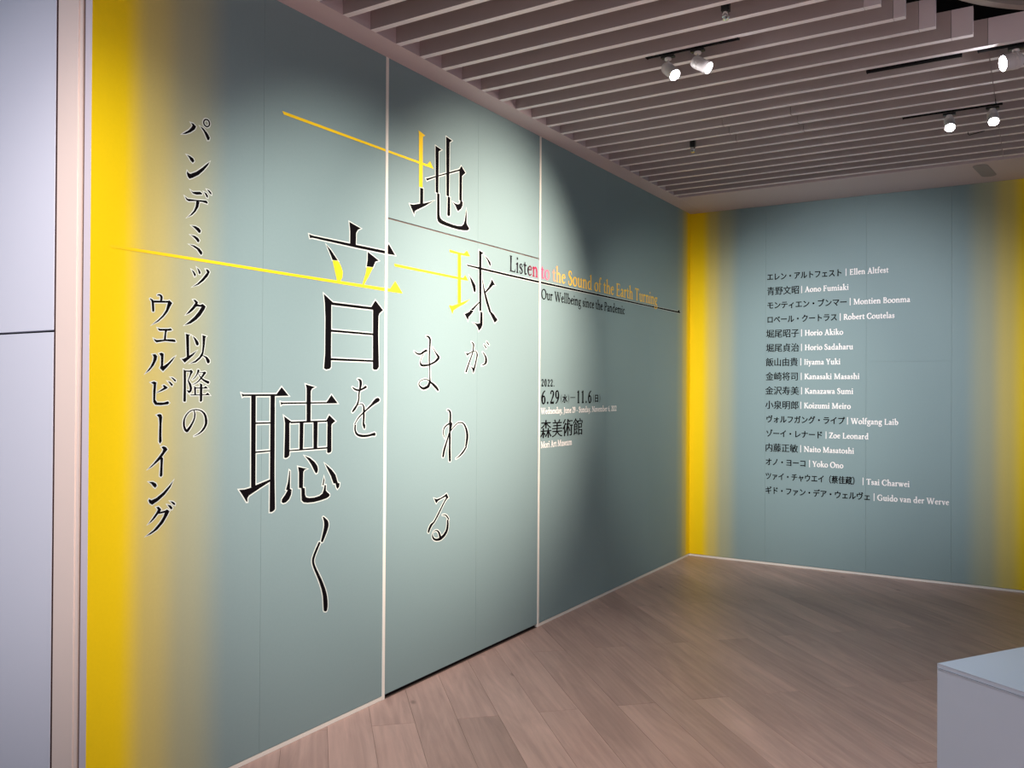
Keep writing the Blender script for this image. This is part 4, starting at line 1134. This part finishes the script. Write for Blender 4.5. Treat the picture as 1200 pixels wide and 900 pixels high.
stuff(flat_mesh('english_museum_name', [(M_WINK, .0010, latin('Mori Art Museum', -2.916, -2.462, 1.203, .042, bold=.0017))], at_left, mo, 'white English line'))

# --- list of artists on the name wall
ROWS = [
 ('エレン・アルトフェスト', 'Ellen Altfest', .741, 1.396, 1.430, 1.458, 1.777, 'long katakana', 'topmost line of the list'),
 ('青野文昭', 'Aono Fumiaki', .741, 1.027, 1.050, 1.077, 1.453, 'four kanji', 'just under the topmost line'),
 ('モンティエン・ブンマー', 'Montien Boonma', .741, 1.437, 1.465, 1.491, 1.947, 'long katakana', 'third line from the top'),
 ('ロベール・クートラス', 'Robert Coutelas', .741, 1.356, 1.383, 1.408, 1.826, 'long katakana', 'last before the run of kanji lines'),
 ('堀尾昭子', 'Horio Akiko', .735, 1.027, 1.050, 1.077, 1.408, 'four kanji', 'first of the six kanji lines in a row'),
 ('堀尾貞治', 'Horio Sadaharu', .735, 1.027, 1.050, 1.077, 1.491, 'four kanji', 'second of the six kanji lines in a row'),
 ('飯山由貴', 'Iiyama Yuki', .733, 1.017, 1.045, 1.072, 1.386, 'four kanji', 'third of the six kanji lines, shortest of them'),
 ('金崎将司', 'Kanasaki Masashi', .733, 1.022, 1.049, 1.075, 1.545, 'four kanji', 'fourth of the six kanji lines, longest of them'),
 ('金沢寿美', 'Kanazawa Sumi', .730, 1.027, 1.052, 1.079, 1.494, 'four kanji', 'fifth of the six kanji lines in a row'),
 ('小泉明郎', 'Koizumi Meiro', .730, 1.027, 1.046, 1.072, 1.473, 'four kanji', 'last of the six kanji lines in a row'),
 ('ヴォルフガング・ライプ', 'Wolfgang Laib', .737, 1.421, 1.446, 1.473, 1.858, 'long katakana', 'directly under the six kanji lines'),
 ('ゾーイ・レナード', 'Zoe Leonard', .737, 1.235, 1.266, 1.290, 1.621, 'medium katakana', 'fifth line from the bottom'),
 ('内藤正敏', 'Naito Masatoshi', .730, 1.020, 1.046, 1.073, 1.502, 'four kanji', 'fourth line from the bottom, a lone kanji line'),
 ('オノ・ヨーコ', 'Yoko Ono', .733, 1.092, 1.125, 1.149, 1.413, 'short katakana', 'third line from the bottom'),
 ('ツァイ・チャウエイ（蔡佳蔵）', 'Tsai Charwei', .733, 1.542, 1.576, 1.602, 1.947, 'katakana with kanji in brackets', 'last but one line'),
 ('ギド・ファン・デア・ウェルヴェ', 'Guido van der Werve', .733, 1.636, 1.666, 1.691, 2.247, 'longest katakana', 'bottom line of the list'),
]
for i, (jp, en, a, b, c, d, e, kind, where) in enumerate(ROWS):
    z = 2.651 - .1312 * i
    r = empty('artist_name', (a, 0, z))
    tag(r, '%s and white Latin name, %s' % (kind, where), 'lettering', 'lines of the artist list')
    kj = len(jp) == 4
    flat_mesh('japanese_text', [(M_BLACK, .0008, cjk(jp, a - .004, b + .004, z, .082 if kj else .072, -.006 if kj else -.018, .020 if kj else .030))], at_back, r)['kind'] = 'stuff'
    flat_mesh('divider', [(M_WINK, .0008, [[(c - .003, z - .032), (c + .003, z - .032), (c + .003, z + .034), (c - .003, z + .034)]])], at_back, r, 'thin white upright bar')
    flat_mesh('latin_text', [(M_WINK, .0008, latin(en, d, e, z - .024, .048, .01, bold=.0016))], at_back, r, 'white serif letters')['kind'] = 'stuff'
